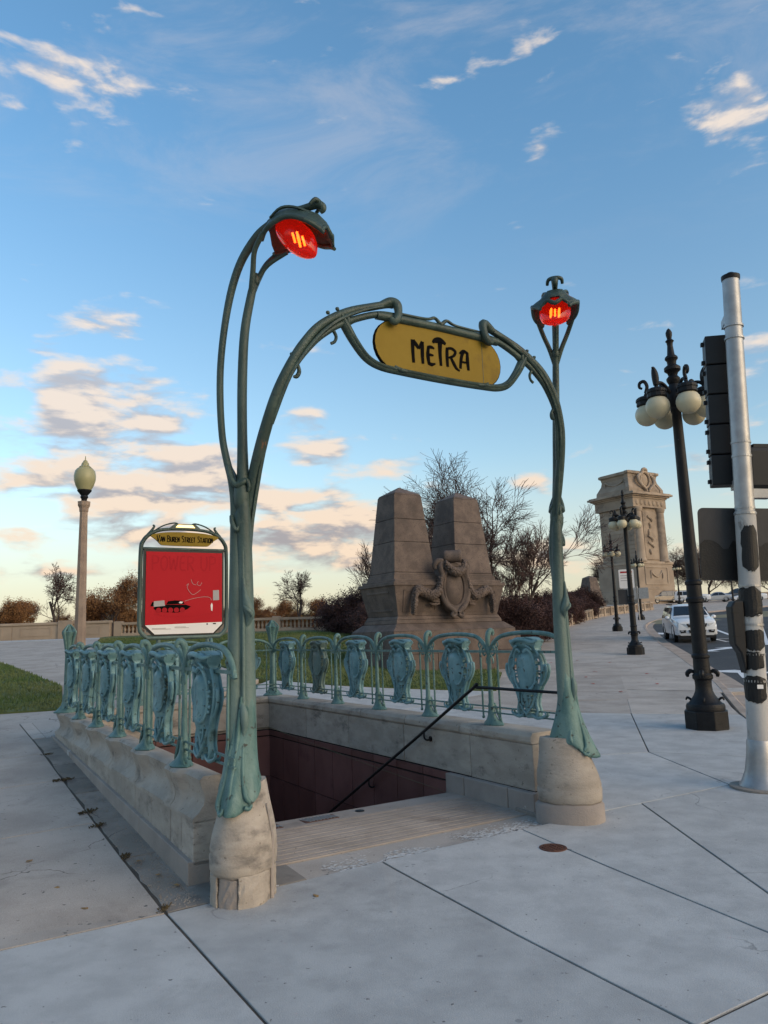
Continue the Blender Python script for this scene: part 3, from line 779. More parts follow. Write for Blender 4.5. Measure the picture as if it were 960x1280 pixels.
def shield_mesh():
    """cartouche: domed plate with pierced sides, horned top, rim, ears, scrolls and berries (faces +y)"""
    W_ = [(.118, .055), (.128, .12), (.15, .142), (.19, .140), (.24, .120), (.30, .123), (.36, .150), (.42, .182), (.48, .212), (.54, .232), (.60, .238), (.65, .230), (.70, .205), (.735, .178), (.762, .152), (.785, .155), (.80, .168), (.818, .190), (.832, .192), (.842, .15), (.855, .10), (.862, .03)]
    zs = [a for a, b in W_]; ws = [b for a, b in W_]
    mb = MB()
    nz, nx = 48, 22
    def Y_(s_, z):
        t = abs(s_)
        inner = max(0, 1 - (t / .62) ** 2) * .085 * sm(.14, .42, z) * sm(.80, .66, z) + .03 * max(0, 1 - (t / .55) ** 2) * sm(.36, .2, z)
        top = .07 * sm(.755, .81, z) * (1 - t * t * .6)
        rim = .022 * sm(.82, .96, t)
        flute = -.022 * math.exp(-(s_ / .08) ** 2) * sm(.40, .5, z) * sm(.72, .62, z)
        return .012 + inner + rim + top + flute
    vv, idx = [], {}
    for i in range(nz + 1):
        z = .118 + (.862 - .118) * i / nz; wz = interp(z, zs, ws)
        for j in range(nx + 1):
            s_ = -1 + 2 * j / nx
            zz = z + (.02 * (abs(s_) ** 3) if z > .80 else 0)
            idx[i, j] = len(vv); vv.append((s_ * wz, Y_(s_, z), zz))
    nfront = len(vv)
    vv += [(x, -.004 - .7 * max(0, y - .012), z) for x, y, z in vv[:nfront]]
    fs = []
    hole = set()
    for i in range(nz):
        z = .118 + (.862 - .118) * (i + .5) / nz
        for j in range(nx):
            t = abs(-1 + 2 * (j + .5) / nx)
            if .43 < z < .68 and .58 < t < .86 and i % 4 != 0: hole.add((i, j))
            if .16 < z < .34 and .14 < t < .60 and i % 6 != 0: hole.add((i, j))
    for i in range(nz):
        for j in range(nx):
            if (i, j) in hole: continue
            a, b, c, d = idx[i, j], idx[i, j + 1], idx[i + 1, j + 1], idx[i + 1, j]
            fs.append((a, b, c, d)); fs.append((a + nfront, d + nfront, c + nfront, b + nfront))
            for (p, q_, ii, jj) in ((a, b, i - 1, j), (b, c, i, j + 1), (c, d, i + 1, j), (d, a, i, j - 1)):
                if (ii, jj) in hole or not (0 <= ii < nz and 0 <= jj < nx): fs.append((p, p + nfront, q_ + nfront, q_))
    mb.add(vv, fs)
    n_orn = len(mb.v); f_orn = len(mb.f)
    for s in (-1, 1):
        rim = [(s * interp(z, zs, ws), .03, z, .013) for z in (.13, .19, .26, .34, .42, .50, .58, .65, .71, .755)]
        mb.stube(rim, 6, 3)
        # inner scroll running down the plate
        mb.stube([(s * .02, .09, .735, .014), (s * .07, .08, .765, .015), (s * .118, .065, .72, .014), (s * .148, .052, .63, .013), (s * .152, .050, .53, .013), (s * .128, .055, .44, .014), (s * .07, .075, .385, .014), (s * .03, .085, .42, .012), (s * .05, .08, .46, .010)], 6, 4)
        # lower strap
        mb.stube([(s * .12, .03, .36, .012), (s * .10, .05, .27, .012), (s * .05, .06, .20, .012), (s * .0, .06, .155, .012)], 6, 4)
        mb.stube([(s * .055, .05, .34, .008), (s * .06, .055, .28, .008), (s * .04, .06, .24, .008), (s * .02, .06, .27, .007)], 5, 3)
        # foot curl reaching the lower bar
        mb.stube([(s * .05, .03, .15, .016), (s * .12, .03, .125, .016), (s * .19, .025, .135, .014), (s * .235, .02, .16, .012), (s * .225, .02, .185, .010)], 6, 4)
        # ear
        mb.stube([(s * .20, .02, .43, .012), (s * .26, .02, .50, .013), (s * .285, .02, .57, .014), (s * .275, .02, .62, .014), (s * .25, .02, .60, .010), (s * .255, .02, .56, .008)], 6, 4)
        for i, z in enumerate((.46, .495, .53, .565, .60, .635, .665)):
            mb.ball((s * (.155 + .028 * math.sin(i * 2.2)), .045, z), .014, 6, 4)
        # brow hood
        mb.stube([(s * .195, .04, .848, .012), (s * .14, .085, .832, .017), (s * .07, .11, .855, .020), (0, .118, .862, .021)], 7, 4)
        mb.stube([(s * .06, .09, .80, .012), (s * .10, .085, .785, .012), (s * .13, .075, .76, .010)], 5, 3)
    o_ = mb.v[n_orn:]; of = mb.f[f_orn:]
    mb.add([(x, -.65 * y, z) for x, y, z in o_], [tuple(reversed([i - n_orn for i in f_])) for f_ in of])
    mb.ball((0, .085, .745), .022, 8, 5)
    return mb.mesh('cartouche', True, 60)
MESH = dict(post=post_mesh(), corner_post=corner_mesh(), spindle=spindle_mesh(), cartouche=shield_mesh())
hoops = {}
worn = MESH['cartouche'].copy()
for nm_, me in MESH.items(): me.materials.append(M['verd'] if nm_ == 'cartouche' else M['verd_rail'])
worn.materials.append(M['verd_old'])
def railing(label, at, rz, n, pitch, posts, corners):
    root = thing('iron_railing', label, 'railing', at, rz, None)
    L = n * pitch
    key = round(pitch, 3)
    if key not in hoops: hoops[key] = hoop_mesh(pitch); hoops[key].materials.append(M['verd_rail'])
    for k in posts: obj('post', MESH['post'], None, root, loc=(k * pitch, 0, 0))
    for k in corners: obj('corner_post', MESH['corner_post'], None, root, loc=(k * pitch, 0, 0))
    for k in range(n):
        obj('hoop', hoops[key], None, root, loc=(k * pitch, 0, 0))
        # one cartouche has lost most of its paint
        obj('cartouche', worn if (label.startswith('blue') and k == 1) else MESH['cartouche'], None, root, loc=((k + .5) * pitch, .0, 0))
        for x in (.135, pitch - .135): obj('spindle', MESH['spindle'], None, root, loc=(k * pitch + x, 0, 0))
    MB().bb(0, L, -.012, .012, .728, .752).build('top_bar', M['verd_rail'], root)
    MB().bb(0, L, -.009, .009, .178, .192).build('lower_bar', M['verd_rail'], root)
    MB().bb(0, L, -.009, .009, .122, .135).build('lower_bar', M['verd_rail'], root)
    return root
railing('weathered blue-green iron railing with cartouches on the scalloped parapet', W(0, -.26, PZ - .004), TH + math.pi / 2, 6, 1.128, range(1, 6), (6,))
railing('blue-green iron railing with cartouches in front of the twin-obelisk monument', W(UW, VB + .06, PZ - .004), TH - math.pi / 2, 6, 1.135, range(1, 6), (0,))
railing('short blue-green iron railing below the red poster sign', W(0, VB, PZ - .004), TH, 3, UW / 3, (1, 2), ())

# ------------------------------------------------------------------ portal: two lamp standards, arch and name board
UC = 1.66
portal = thing('station_portal', 'green art nouveau iron portal with red lamps and a METRA name board', 'portal', W(UC, -.08, 0), TH)
def PL(side):
    """maps (s, t, z) of a lamp standard's own plane to portal space; s runs inward and forward"""
    def f(s, t, z):
        if side > 0 and z > 2.6: z = 2.6 + (z - 2.6) * .95
        c, d = (.69, .72) if side < 0 else (.705, .709)
        k_ = .062 * max(0, z - 2.3) if side > 0 else 0      # this standard leans outward a little
        u, v = c * s + d * t, -d * s + c * t
        u = u - UC
        return (u if side < 0 else -u - .06 + .709 * k_, v + .08 - .705 * k_, z)
    return f
def LT(side, pr): return [(*PL(side)(s, t, z), r) for s, t, z, r in pr]
LT0 = LT
def AR(side, pr):
    """arch points (half-width d, z, r) leaning forward as they rise"""
    out = []
    for d, z, r in pr:
        v = -.06 - .42 * sm(2.3, 3.95, z)
        out.append((d * side, v + .08, z, r))
    return out
for side in (-1, 1):
    f = PL(side)
    std = MB()
    # rear stem, sweeping up and over into the hood
    std.stube(LT(side, [(.115, -.02, .62, .066), (.112, -.02, 1.2, .062), (.115, -.01, 1.9, .054), (.112, 0, 2.4, .046), (.10, 0, 2.65, .034), (.075, 0, 2.82, .030), (.035, 0, 2.97, .027), (.0, 0, 3.15, .026), (-.018, 0, 3.43, .026), (-.014, 0, 3.71, .026), (.02, 0, 4.01, .027), (.078, 0, 4.29, .030), (.16, 0, 4.505, .032), (.285, 0, 4.675, .034), (.385, 0, 4.755, .028)]), 10, 5)
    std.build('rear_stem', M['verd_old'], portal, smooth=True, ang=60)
    mid = MB()
    mid.stube(LT(side, [(.185, .015, .62, .070), (.18, .015, 1.2, .066), (.175, .01, 1.9, .060), (.168, 0, 2.6, .050), (.16, 0, 3.1, .037), (.16, 0, 3.53, .036), (.18, 0, 3.92, .034), (.232, 0, 4.20, .032), (.26, 0, 4.30, .030)]), 10, 5)
    for tt in (-1, 1):
        mid.stube(LT(side, [(.235, 0, 4.21, .026), (.275, tt * .055, 4.37, .022), (.315, tt * .11, 4.50, .021), (.40, tt * .152, 4.60, .022)]), 8, 5)
        # raised ridge lines along the trunk
        mid.stube(LT(side, [(.20, tt * .05, .70, .018), (.19, tt * .052, 1.3, .014), (.185, tt * .045, 2.0, .012), (.175, tt * .03, 2.7, .008)]), 6, 4)
    mid.stube(LT(side, [(.25, 0, 4.24, .016), (.30, 0, 4.345, .017), (.375, 0, 4.43, .016), (.50, 0, 4.49, .014), (.53, 0, 4.50, .013)]), 8, 4)
    mid.ball(f(.272, 0, 4.33), (.035, .035, .055), 8, 6)
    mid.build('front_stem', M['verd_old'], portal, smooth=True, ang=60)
    # webbed knots where the stems part
    kn = MB()
    kn.stube(LT(side, [(.06, -.03, 2.92, .014), (.085, -.05, 2.84, .018), (.13, -.055, 2.77, .022), (.175, -.045, 2.78, .024), (.205, -.03, 2.80, .02), (.225, -.03, 2.76, .014), (.22, -.03, 2.72, .010)]), 7, 5)
    kn.stube(LT(side, [(.05, .03, 2.92, .014), (.085, .05, 2.84, .018), (.13, .055, 2.77, .022), (.175, .045, 2.78, .024), (.215, .03, 2.82, .016)]), 7, 5)
    kn.stube(LT(side, [(.09, -.04, 2.55, .012), (.11, -.058, 2.49, .018), (.14, -.06, 2.44, .016), (.15, -.05, 2.47, .010)]), 6, 4)
    kn.ball(f(.155, 0, 2.70), (.062, .062, .15), 10, 8)
    kn.ball(f(.15, 0, 2.50), (.056, .056, .14), 10, 8)
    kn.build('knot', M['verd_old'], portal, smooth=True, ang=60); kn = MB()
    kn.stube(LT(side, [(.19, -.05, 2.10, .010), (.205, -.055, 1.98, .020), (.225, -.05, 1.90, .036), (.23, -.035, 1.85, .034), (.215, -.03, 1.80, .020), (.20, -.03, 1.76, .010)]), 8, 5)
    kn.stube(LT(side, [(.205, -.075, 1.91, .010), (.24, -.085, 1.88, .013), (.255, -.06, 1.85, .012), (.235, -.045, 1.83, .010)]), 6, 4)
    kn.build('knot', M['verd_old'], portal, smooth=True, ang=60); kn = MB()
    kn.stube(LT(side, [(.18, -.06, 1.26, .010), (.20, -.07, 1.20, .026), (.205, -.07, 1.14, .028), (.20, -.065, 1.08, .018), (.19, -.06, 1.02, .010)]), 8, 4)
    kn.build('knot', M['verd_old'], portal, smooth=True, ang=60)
    # flared foot, draped over the stone; longer across the lamp's plane than along it
    ft = MB(); rings = []
    def dip(t): return -.13 * max(0, -t) - .02 * max(0, t)
    for z, rs, rt, wob in ((1.34, .085, .040, 0), (1.22, .095, .056, 0), (1.10, .102, .072, .0), (.98, .107, .096, .02), (.88, .112, .128, .04), (.80, .118, .165, .06), (.74, .126, .198, .10), (.70, .134, .214, .11), (.68, .132, .214, .11), (.672, .115, .19, .10)):
        rg_ = []
        for j in range(32):
            a = 6.2832 * j / 32
            q_ = 1 + wob * math.cos(5 * a + .7)
            rg_.append(f(.15 + rs * q_ * math.cos(a), rt * q_ * math.sin(a) - .02 * sm(.95, .7, z), z + dip(math.sin(a)) * sm(1.0, .70, z) + .012 * math.sin(3 * a) * sm(.9, .7, z)))
        rings.append(rg_)
    ft.loft(rings, cap=False)
    for i, a in enumerate((-2.75, -2.1, -1.35, -.75, -.2, .9, 2.2)):
        c, s_ = math.cos(a), math.sin(a)
        h0 = (1.26, 1.16, 1.30, 1.14, 1.24, 1.2, 1.2)[i]
        pts = [(.070, h0, .008), (.076, h0 - .12, .014), (.085, .96, .015), (.100, .84, .017), (.122, .745, .018), (.131, .70, .016), (.126, .685, .010)]
        out = []
        for n_, (rr, z, w_) in enumerate(pts):
            el_ = 1 + .6 * sm(1.05, .72, z)
            tw2 = a + .25 * math.sin(n_ * .9 + i)
            out.append((.15 + rr * math.cos(tw2), rr * el_ * math.sin(tw2) - .02 * sm(.95, .7, z), z + dip(math.sin(tw2)) * sm(1.0, .70, z), w_))
        ft.stube(LT(side, out), 8, 5)
        if i in (1, 3):   # curled toe
            rr, z = .130, .695
            e = [(.15 + (rr + d_) * math.cos(a + k_), (rr + d_) * 1.6 * math.sin(a + k_) - .02, z + h_ + dip(math.sin(a)), w_) for d_, k_, h_, w_ in ((0, .0, .0, .015), (.008, .16, -.012, .014), (.006, .28, .0, .012), (-.002, .30, .025, .009))]
            ft.stube(LT(side, e), 7, 4)
    ft.build('foot', M['verd_rail'], portal, smooth=True, ang=60)
    # ---- lamp: hood, glass bud, lit tubes
    f_big = f
    f = lambda s, t, z: f_big(.585 + (s - .585) * .87, t * 1.1, 4.68 + (z - 4.68) * .87)
    def LT(side, pr): return [(*f(a_, b_, c_), r_ * .95) for a_, b_, c_, r_ in pr]
    hood = MB(); rows = []
    HS = [(.34, 4.755, 4.56, .10), (.40, 4.815, 4.60, .150), (.48, 4.858, 4.635, .172), (.57, 4.86, 4.665, .178), (.66, 4.835, 4.655, .178), (.75, 4.80, 4.615, .176), (.83, 4.755, 4.575, .160), (.89, 4.68, 4.54, .10)]
    for s, zr, ze, tw_ in HS:
        row = []
        for j in range(13):
            a = -1 + 2 * j / 12
            flare = max(0, abs(a) - .7) * .16
            row.append(f(s + flare * .3, tw_ * a, ze + (zr - ze) * (1 - abs(a) ** 1.7) + flare * .15 - .012 * math.cos(a * 9.4)))
        rows.append(row)
    under = [[(x, y, z - .022) for x, y, z in row] for row in rows]
    n_ = 13
    vs_ = [p for r in rows for p in r] + [p for r in under for p in r]
    o = len(rows) * n_; fs = []
    for i in range(len(rows) - 1):
        for j in range(n_ - 1):
            a, b, c, d = i * n_ + j, i * n_ + j + 1, (i + 1) * n_ + j + 1, (i + 1) * n_ + j
            fs += [(a, b, c, d), (a + o, d + o, c + o, b + o)]
    for i in range(len(rows) - 1):
        for j in (0, n_ - 1):
            a, d = i * n_ + j, (i + 1) * n_ + j
            fs.append((a, d, d + o, a + o))
    for i in (0, len(rows) - 1):
        for j in range(n_ - 1): fs.append((i * n_ + j, i * n_ + j + 1, i * n_ + j + 1 + o, i * n_ + j + o))
    hood.add(vs_, fs)
    for tt in (-1, 1):
        hood.stube(LT(side, [(.34, tt * .10, 4.555, .018), (.40, tt * .152, 4.597, .020), (.48, tt * .175, 4.632, .021), (.58, tt * .181, 4.664, .021), (.68, tt * .181, 4.648, .020), (.78, tt * .174, 4.60, .020), (.86, tt * .13, 4.555, .020), (.90, tt * .11, 4.515, .014)]), 8, 4)
        hood.stube(LT(side, [(.40, tt * .07, 4.77, .010), (.52, tt * .10, 4.82, .013), (.66, tt * .09, 4.80, .012), (.80, tt * .05, 4.73, .010)]), 6, 4)
    hood.stube(LT(side, [(.36, 0, 4.765, .034), (.45, 0, 4.835, .034), (.53, 0, 4.865, .030), (.62, 0, 4.855, .026), (.72, 0, 4.86, .030), (.79, 0, 4.868, .034), (.835, 0, 4.85, .034), (.85, 0, 4.815, .026), (.825, 0, 4.79, .016)]), 9, 5)
    hood.stube(LT(side, [(.76, -.06, 4.84, .014), (.80, -.05, 4.88, .018), (.82, 0, 4.885, .02), (.80, .05, 4.88, .018), (.76, .06, 4.84, .014)]), 7, 4)
    hood.stube(LT(side, [(.88, -.12, 4.535, .014), (.90, -.06, 4.60, .018), (.915, 0, 4.56, .022), (.90, .06, 4.60, .018), (.88, .12, 4.535, .014)]), 7, 4)
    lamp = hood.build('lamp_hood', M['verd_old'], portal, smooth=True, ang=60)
    a0, a1 = Vector((.485, 0, 4.735)), Vector((.775, 0, 4.405))
    ax = (a1 - a0).normalized(); bx = Vector((-ax.z, 0, ax.x)); tx = Vector((0, 1, 0)); Ln = (a1 - a0).length
    gm = MB(); rings = []
    for h, r in ((0, .08), (.08, .102), (.2, .118), (.35, .127), (.5, .126), (.65, .113), (.78, .089), (.88, .060), (.95, .034), (1.0, .006)):
        c = a0 + ax * (Ln * h)
        ring = []
        for j in range(24):
            a = 6.2832 * j / 24
            rr = r * (1 + .07 * math.cos(3 * a) * sm(.1, .8, h))
            p = c + bx * (rr * math.cos(a)) + tx * (rr * math.sin(a))
            ring.append(f(*p))
        rings.append(ring)
    gm.loft(rings)
    gm.build('lamp_glass', M['redglass'], lamp, smooth=True, ang=80)
    bl = MB()
    for dx, dt in ((-.030, -.03), (.0, .0), (.030, .03), (.012, -.034), (-.014, .036)):
        c = Vector((.625, dt, 4.57)) + bx * 0
        bl.tube([f(c.x + dx - .012, c.y, c.z + .055), f(c.x + dx + .012, c.y, c.z - .035)], .0085, 8)
    bl.build('bulb', M['bulb'], lamp)
    LT = LT0
    # ---- arch half
    ar = MB()
    ar.stube(AR(side, [(1.53, 1.85, .030), (1.515, 2.1, .042), (1.50, 2.4, .044), (1.487, 2.75, .044), (1.465, 3.0, .042), (1.425, 3.25, .040), (1.375, 3.45, .038), (1.29, 3.65, .036), (1.20, 3.80, .035), (1.075, 3.945, .034), (.86, 4.085, .032), (.62, 4.180, .030), (.50, 4.222, .030), (.452, 4.235, .036)]), 10, 5)
    ar.stube(AR(side, [(1.40, 3.2, .018), (1.30, 3.55, .020), (1.15, 3.78, .022), (1.0, 3.92, .024), (.88, 3.998, .026), (.70, 4.083, .026), (.56, 4.128, .026), (.42, 4.140, .026)]), 8, 5)
    ar.stube([(x, y - .025, z, r) for x, y, z, r in AR(side, [(1.50, 2.3, .014), (1.44, 3.0, .016), (1.345, 3.45, .016), (1.16, 3.78, .016), (.95, 3.99, .016), (.72, 4.12, .014), (.55, 4.185, .012)])], 6, 5)
    # curl end over the board
    ar.stube([(x, y - dy, z, r) for (x, y, z, r), dy in zip(AR(side, [(.56, 4.20, .030), (.475, 4.245, .037), (.43, 4.225, .038), (.425, 4.155, .032), (.445, 4.095, .036), (.475, 4.07, .032), (.505, 4.09, .020)]), (0, .01, .03, .045, .05, .05, .05))], 8, 5)
    # hooked stubs
    ar.stube(AR(side, [(.98, 3.92, .014), (.955, 3.875, .013), (.965, 3.835, .012), (.995, 3.815, .013)]), 6, 4)
    ar.stube(AR(side, [(1.25, 3.62, .012), (1.235, 3.575, .016), (1.25, 3.54, .016), (1.275, 3.535, .010)]), 6, 4)
    for d, z in ((1.36, 3.50), (1.30, 3.66), (1.02, 4.02), (.94, 4.065)):
        q_ = AR(side, [(d, z, 0)])[0]; ar.ball((q_[0], q_[1], q_[2] + .028), (.018, .016, .016), 6, 4)
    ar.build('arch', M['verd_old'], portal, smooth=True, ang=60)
VS = -.47 + .08
fr = MB()
fr.stube([(x, VS - .01, z, r) for x, z, r in ((-.60, 4.112, .034), (-.40, 4.120, .036), (0, 4.126, .035), (.40, 4.120, .036), (.60, 4.112, .034))], 8, 6)
fr.stube([(x, VS - .03, z, r) for x, z, r in ((-.42, 4.160, .010), (-.15, 4.165, .012), (-.06, 4.19, .014), (0, 4.15, .018), (.06, 4.19, .014), (.15, 4.165, .012), (.42, 4.160, .010))], 6, 5)
lowp = [(-.92, 4.05, .036), (-.875, 3.98, .040), (-.80, 3.865, .037), (-.70, 3.755, .034), (-.58, 3.705, .032), (-.40, 3.692, .031), (0, 3.686, .031)]
lowp = lowp + [(-x, z, r) for x, z, r in lowp[-2::-1]]
fr.stube([(x, VS - .005, z, r) for x, z, r in lowp], 8, 5)
fr.stube([(x, VS - .03, z + .004, r * .45) for x, z, r in lowp], 6, 5)
for s in (-1, 1):
    fr.stube([(s * .86, VS, 3.99, .02), (s * .80, VS - .01, 4.03, .020), (s * .72, VS - .01, 4.075, .016), (s * .66, VS - .01, 4.10, .012)], 7, 4)
    fr.stube([(s * .87, VS - .02, 3.96, .012), (s * .86, VS - .03, 4.02, .018), (s * .90, VS - .02, 4.06, .016), (s * .96, VS - .01, 4.03, .012)], 7, 4)
    fr.stube([(s * .46, VS - .03, 3.72, .010), (s * .42, VS - .035, 3.695, .018), (s * .35, VS - .03, 3.69, .012)], 6, 4)
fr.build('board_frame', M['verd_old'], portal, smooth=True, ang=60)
bd = []
for j in range(13):
    a = math.pi / 2 + math.pi * j / 12; bd.append((-.425 + .195 * math.cos(a), 3.90 + .20 * math.sin(a)))
for j in range(13):
    a = -math.pi / 2 + math.pi * j / 12; bd.append((.425 + .195 * math.cos(a), 3.90 + .20 * math.sin(a)))
board = MB().prism(bd, VS - .012, VS + .012).build('name_board', M['sign_y'], portal)
MB().prism([(x * 1.012, 3.895 + (z - 3.895) * 1.03) for x, z in bd], VS - .008, VS + .016).build('board_edge', M['ink'], board)
MB().bb(.425, .429, VS - .0135, VS - .011, 3.715, 4.07).build('seam', M['verd_old'], board)
def zx(x, y): return ((x - 345) / 263 * .566 - .288, 3.973 - (y - (275 + .228 * (x - 345))) * .00178)
STR = {'M': [[(352, 276, 13), (351, 330, 11), (353, 383, 9)], [(354, 277, 9), (366, 298, 12), (378, 318, 9)], [(378, 318, 8), (386, 302, 9), (394, 286, 9)], [(395, 286, 11), (393, 340, 12), (394, 389, 9)]],
       'E': [[(421, 312, 9), (418, 350, 12), (421, 390, 10)], [(418, 313, 10), (434, 312, 10), (448, 320, 5)], [(419, 347, 9), (432, 349, 8), (443, 352, 5)], [(418, 386, 9), (433, 394, 11), (450, 391, 5)]],
       'T': [[(442, 290, 6), (455, 281, 17), (478, 281, 18), (502, 299, 8)], [(476, 288, 16), (474, 340, 12), (476, 401, 9)]],
       'R': [[(508, 316, 10), (506, 360, 11), (507, 407, 9)], [(505, 321, 8), (528, 320, 9), (546, 336, 9), (538, 355, 9), (514, 364, 6)], [(522, 359, 7), (536, 392, 11), (548, 416, 9), (563, 428, 5)]],
       'A': [[(590, 334, 7), (575, 360, 11), (567, 417, 9)], [(566, 345, 6), (584, 334, 10), (604, 345, 9)], [(604, 340, 9), (603, 380, 12), (606, 428, 9)], [(570, 384, 6), (586, 388, 6), (603, 391, 6)]]}
for ch, ss in STR.items():
    mb = MB()
    for st_ in ss:
        q_ = spline([(*zx(a, b), c * .0026) for a, b, c in st_], 5)
        mb.ribbon([(p[0], p[1]) for p in q_], [p[2] for p in q_], VS - .0165, VS - .0125)
    mb.build('letter', M['ink'], board)

# stone bases of the standards
for side in (-1, 1):
    nm = 'rounded limestone base under the ' + ('lamp standard by the scalloped parapet, its footing chipped' if side < 0 else 'lamp standard beside the grey slabs, rust-stained')
    p = PL(side)(.155, 0, 0)
    sb = thing('stone_pier', nm, 'stone base', W(p[0] + UC, p[1] - .08, 0), TH)
    # ellipse turned with the lamp plane: short along s, long across it
    sv, tv = Vector((.69, -.72, 0)), Vector((.72, .69, 0))
    if side > 0: sv.x, tv.x = -sv.x, -tv.x
    def ell(rs, rt, z, back=1.0, sh=0.0, n=32, jit=.004):
        out = []
        for j in range(n):
            a = 6.2832 * j / n; c, s_ = math.cos(a), math.sin(a)
            p_ = sv * (rs * c) + tv * (rt * s_ * (back if s_ > 0 else 1.0) + sh)
            out.append((p_.x, p_.y, z + jit * math.sin(j * 1.7)))
        return out
    rings = [ell(a_, b_, z, 1.25, sh) for z, a_, b_, sh in ((.185, .190, .225, .0), (.21, .206, .245, .0), (.30, .210, .250, .0), (.316, .203, .242, .0), (.332, .208, .247, .0), (.42, .198, .236, .01), (.50, .180, .216, .02), (.57, .160, .198, .03), (.63, .142, .186, .04), (.69, .125, .176, .05), (.73, .115, .168, .05))]
    MB().loft(rings).build('bulb_stone', M['stone'], sb, smooth=True, ang=60)
    if side < 0:
        q = random.Random(4)
        cut = [(-.19, -.085), (-.078, .06), (.066, .19)]
        for i, (x0, x1) in enumerate(cut):
            poly = []
            for n_ in range(7):
                xx = x0 + (x1 - x0) * n_ / 6
                poly.append((xx, -.232 * math.sqrt(max(.06, 1 - (xx / .205) ** 2)) + (.016 if i == 1 else 0)))
            poly += [(x1, .30 * math.sqrt(max(.05, 1 - (x1 / .205) ** 2))), (x0, .30 * math.sqrt(max(.05, 1 - (x0 / .205) ** 2)))]
            top = (.195, .180, .20)[i]
            rg2 = [[tuple((sv * a_ + tv * b_))[:2] + (z + q.uniform(-.006, .006),) for a_, b_ in [(x_ + q.uniform(-.004, .004), y_ * q.uniform(.965, 1.01)) for x_, y_ in poly]] for z in (-.06, .03, .07, .11, .15, top)]
            MB().loft(rg2).build('footing_stone', M['stonebase'] if i % 2 else M['stone'], sb, bevel=.010)
        MB().tube([tuple(sv * .20 + tv * .02 + Vector((0, 0, z))) for z in (-.02, .25)] + [tuple(sv * .205 + tv * .02 + Vector((0, 0, .40))), tuple(sv * .165 + tv * .02 + Vector((0, 0, .60)))], [.014, .014, .010, .005], 6).build('conduit', M['stonebase'], sb)
    else:
        rings = [ell(a_, b_, z, 1.3) for z, a_, b_ in ((-.08, .216, .258), (.165, .216, .258), (.19, .198, .236))]
        MB().loft(rings).build('footing_stone', M['stonebase'], sb, smooth=True, ang=50)

# stair handrail
hr = thing('handrail', 'thin black iron handrail running down the right wall of the stairwell', 'handrail', W(3.0, .05, 0), TH)
mb = MB()
mb.stube([(.13, -.13, 1.11, .013), (.06, .3, 1.115, .014), (.0, .92, 1.12, .016), (-.005, 1.02, 1.09, .017), (-.005, 2.4, .33, .017), (-.005, 6.0, -1.62, .017)], 8, 6)
mb.build('rail', M['black'], hr, smooth=True, ang=60)
for v in (1.9, 3.15, 4.6):
    z = 1.09 - (v - 1.02) * .5507
    mb = MB(); mb.stube([(-.005, v, z, .010), (-.005, v, z - .07, .010), (.03, v, z - .10, .010), (.085, v, z - .09, .014)], 6, 4)
    mb.lathe([(.03, 0), (.03, .012), (.001, .013)], 10, (0, 0, 0)); 
    mb.v[-30:] = [(.072 + q2[2], v + q2[0], z - .09 + q2[1]) for q2 in mb.v[-30:]]
    mb.build('bracket', M['black'], hr, smooth=True, ang=60)

# ------------------------------------------------------------------ station poster sign
GLY = {'A': [[(0, 0), (.18, .45), (.42, 1)], [(.42, 1), (.66, .5), (.74, 0)], [(.14, .34), (.66, .30)]],
       'B': [[(.08, 0), (.06, 1)], [(.06, 1), (.55, .9), (.5, .58), (.08, .52)], [(.08, .52), (.68, .42), (.6, .06), (.08, 0)]],
       'E': [[(.5, 1), (.12, .92), (.06, .5), (.1, .06), (.58, .02)], [(.08, .5), (.45, .54)]], 'I': [[(.1, 0), (.12, 1)]],
       'N': [[(.06, 0), (.08, 1)], [(.08, .95), (.4, .5), (.62, .06)], [(.62, .06), (.64, 1)]],
       'O': [[(.35, 1), (.06, .7), (.1, .2), (.38, 0), (.66, .3), (.62, .8), (.35, 1)]],
       'P': [[(.08, 0), (.08, 1)], [(.08, 1), (.6, .92), (.6, .55), (.08, .46)]],
       'R': [[(.08, 0), (.08, 1)], [(.08, 1), (.6, .9), (.55, .56), (.08, .5)], [(.25, .5), (.7, -.05)]],
       'S': [[(.58, .9), (.25, 1), (.08, .75), (.5, .42), (.5, .1), (.05, .02)]], 'T': [[(-.06, .92), (.3, 1), (.66, .94)], [(.3, .98), (.3, 0)]],
       'U': [[(.06, 1), (.08, .25), (.34, 0), (.62, .25), (.64, 1)]], 'V': [[(.0, 1), (.12, .4), (.34, 0), (.5, .45), (.72, 1.02)]],
       'W': [[(0, 1), (.18, 0), (.42, .8), (.62, 0), (.84, 1)]]}
ADV = {'I': .36, 'W': 1.05, 'E': .72, 'S': .74}
def text(word, x0, x1, z0, h, wd, y0, y1, mat, root, small=.78):
    wid = sum(.5 if c == ' ' else ADV.get(c, .86) * (1 if (i == 0 or word[i - 1] == ' ') else small) for i, c in enumerate(word))
    k_ = (x1 - x0) / wid; x = x0
    for i, c in enumerate(word):
        if c == ' ': x += .5 * k_; continue
        big = 1 if (i == 0 or word[i - 1] == ' ') else small
        mb = MB()
        for n_, st_ in enumerate(GLY[c]):
            q_ = spline([(x + a * k_ * big, z0 + b * h * big) for a, b in st_], 4)
            mb.ribbon(q_, wd, y0 - .0006 * n_, y1)
        mb.build('letter', mat, root)
        x += ADV.get(c, .86) * k_ * big
sg = thing('station_sign', 'red event poster in a green iron frame under a yellow Van Buren Street Station board', 'sign', W(1.80, 6.98, .40), TH)
sg.scale = (1, 1, .975)
zo = 1.36   # frame bottom above the foot
def octo(w2, z0, z1, c): return [(-w2, z0 + c), (-w2 + c, z0), (w2 - c, z0), (w2, z0 + c), (w2, z1), (-w2, z1)]
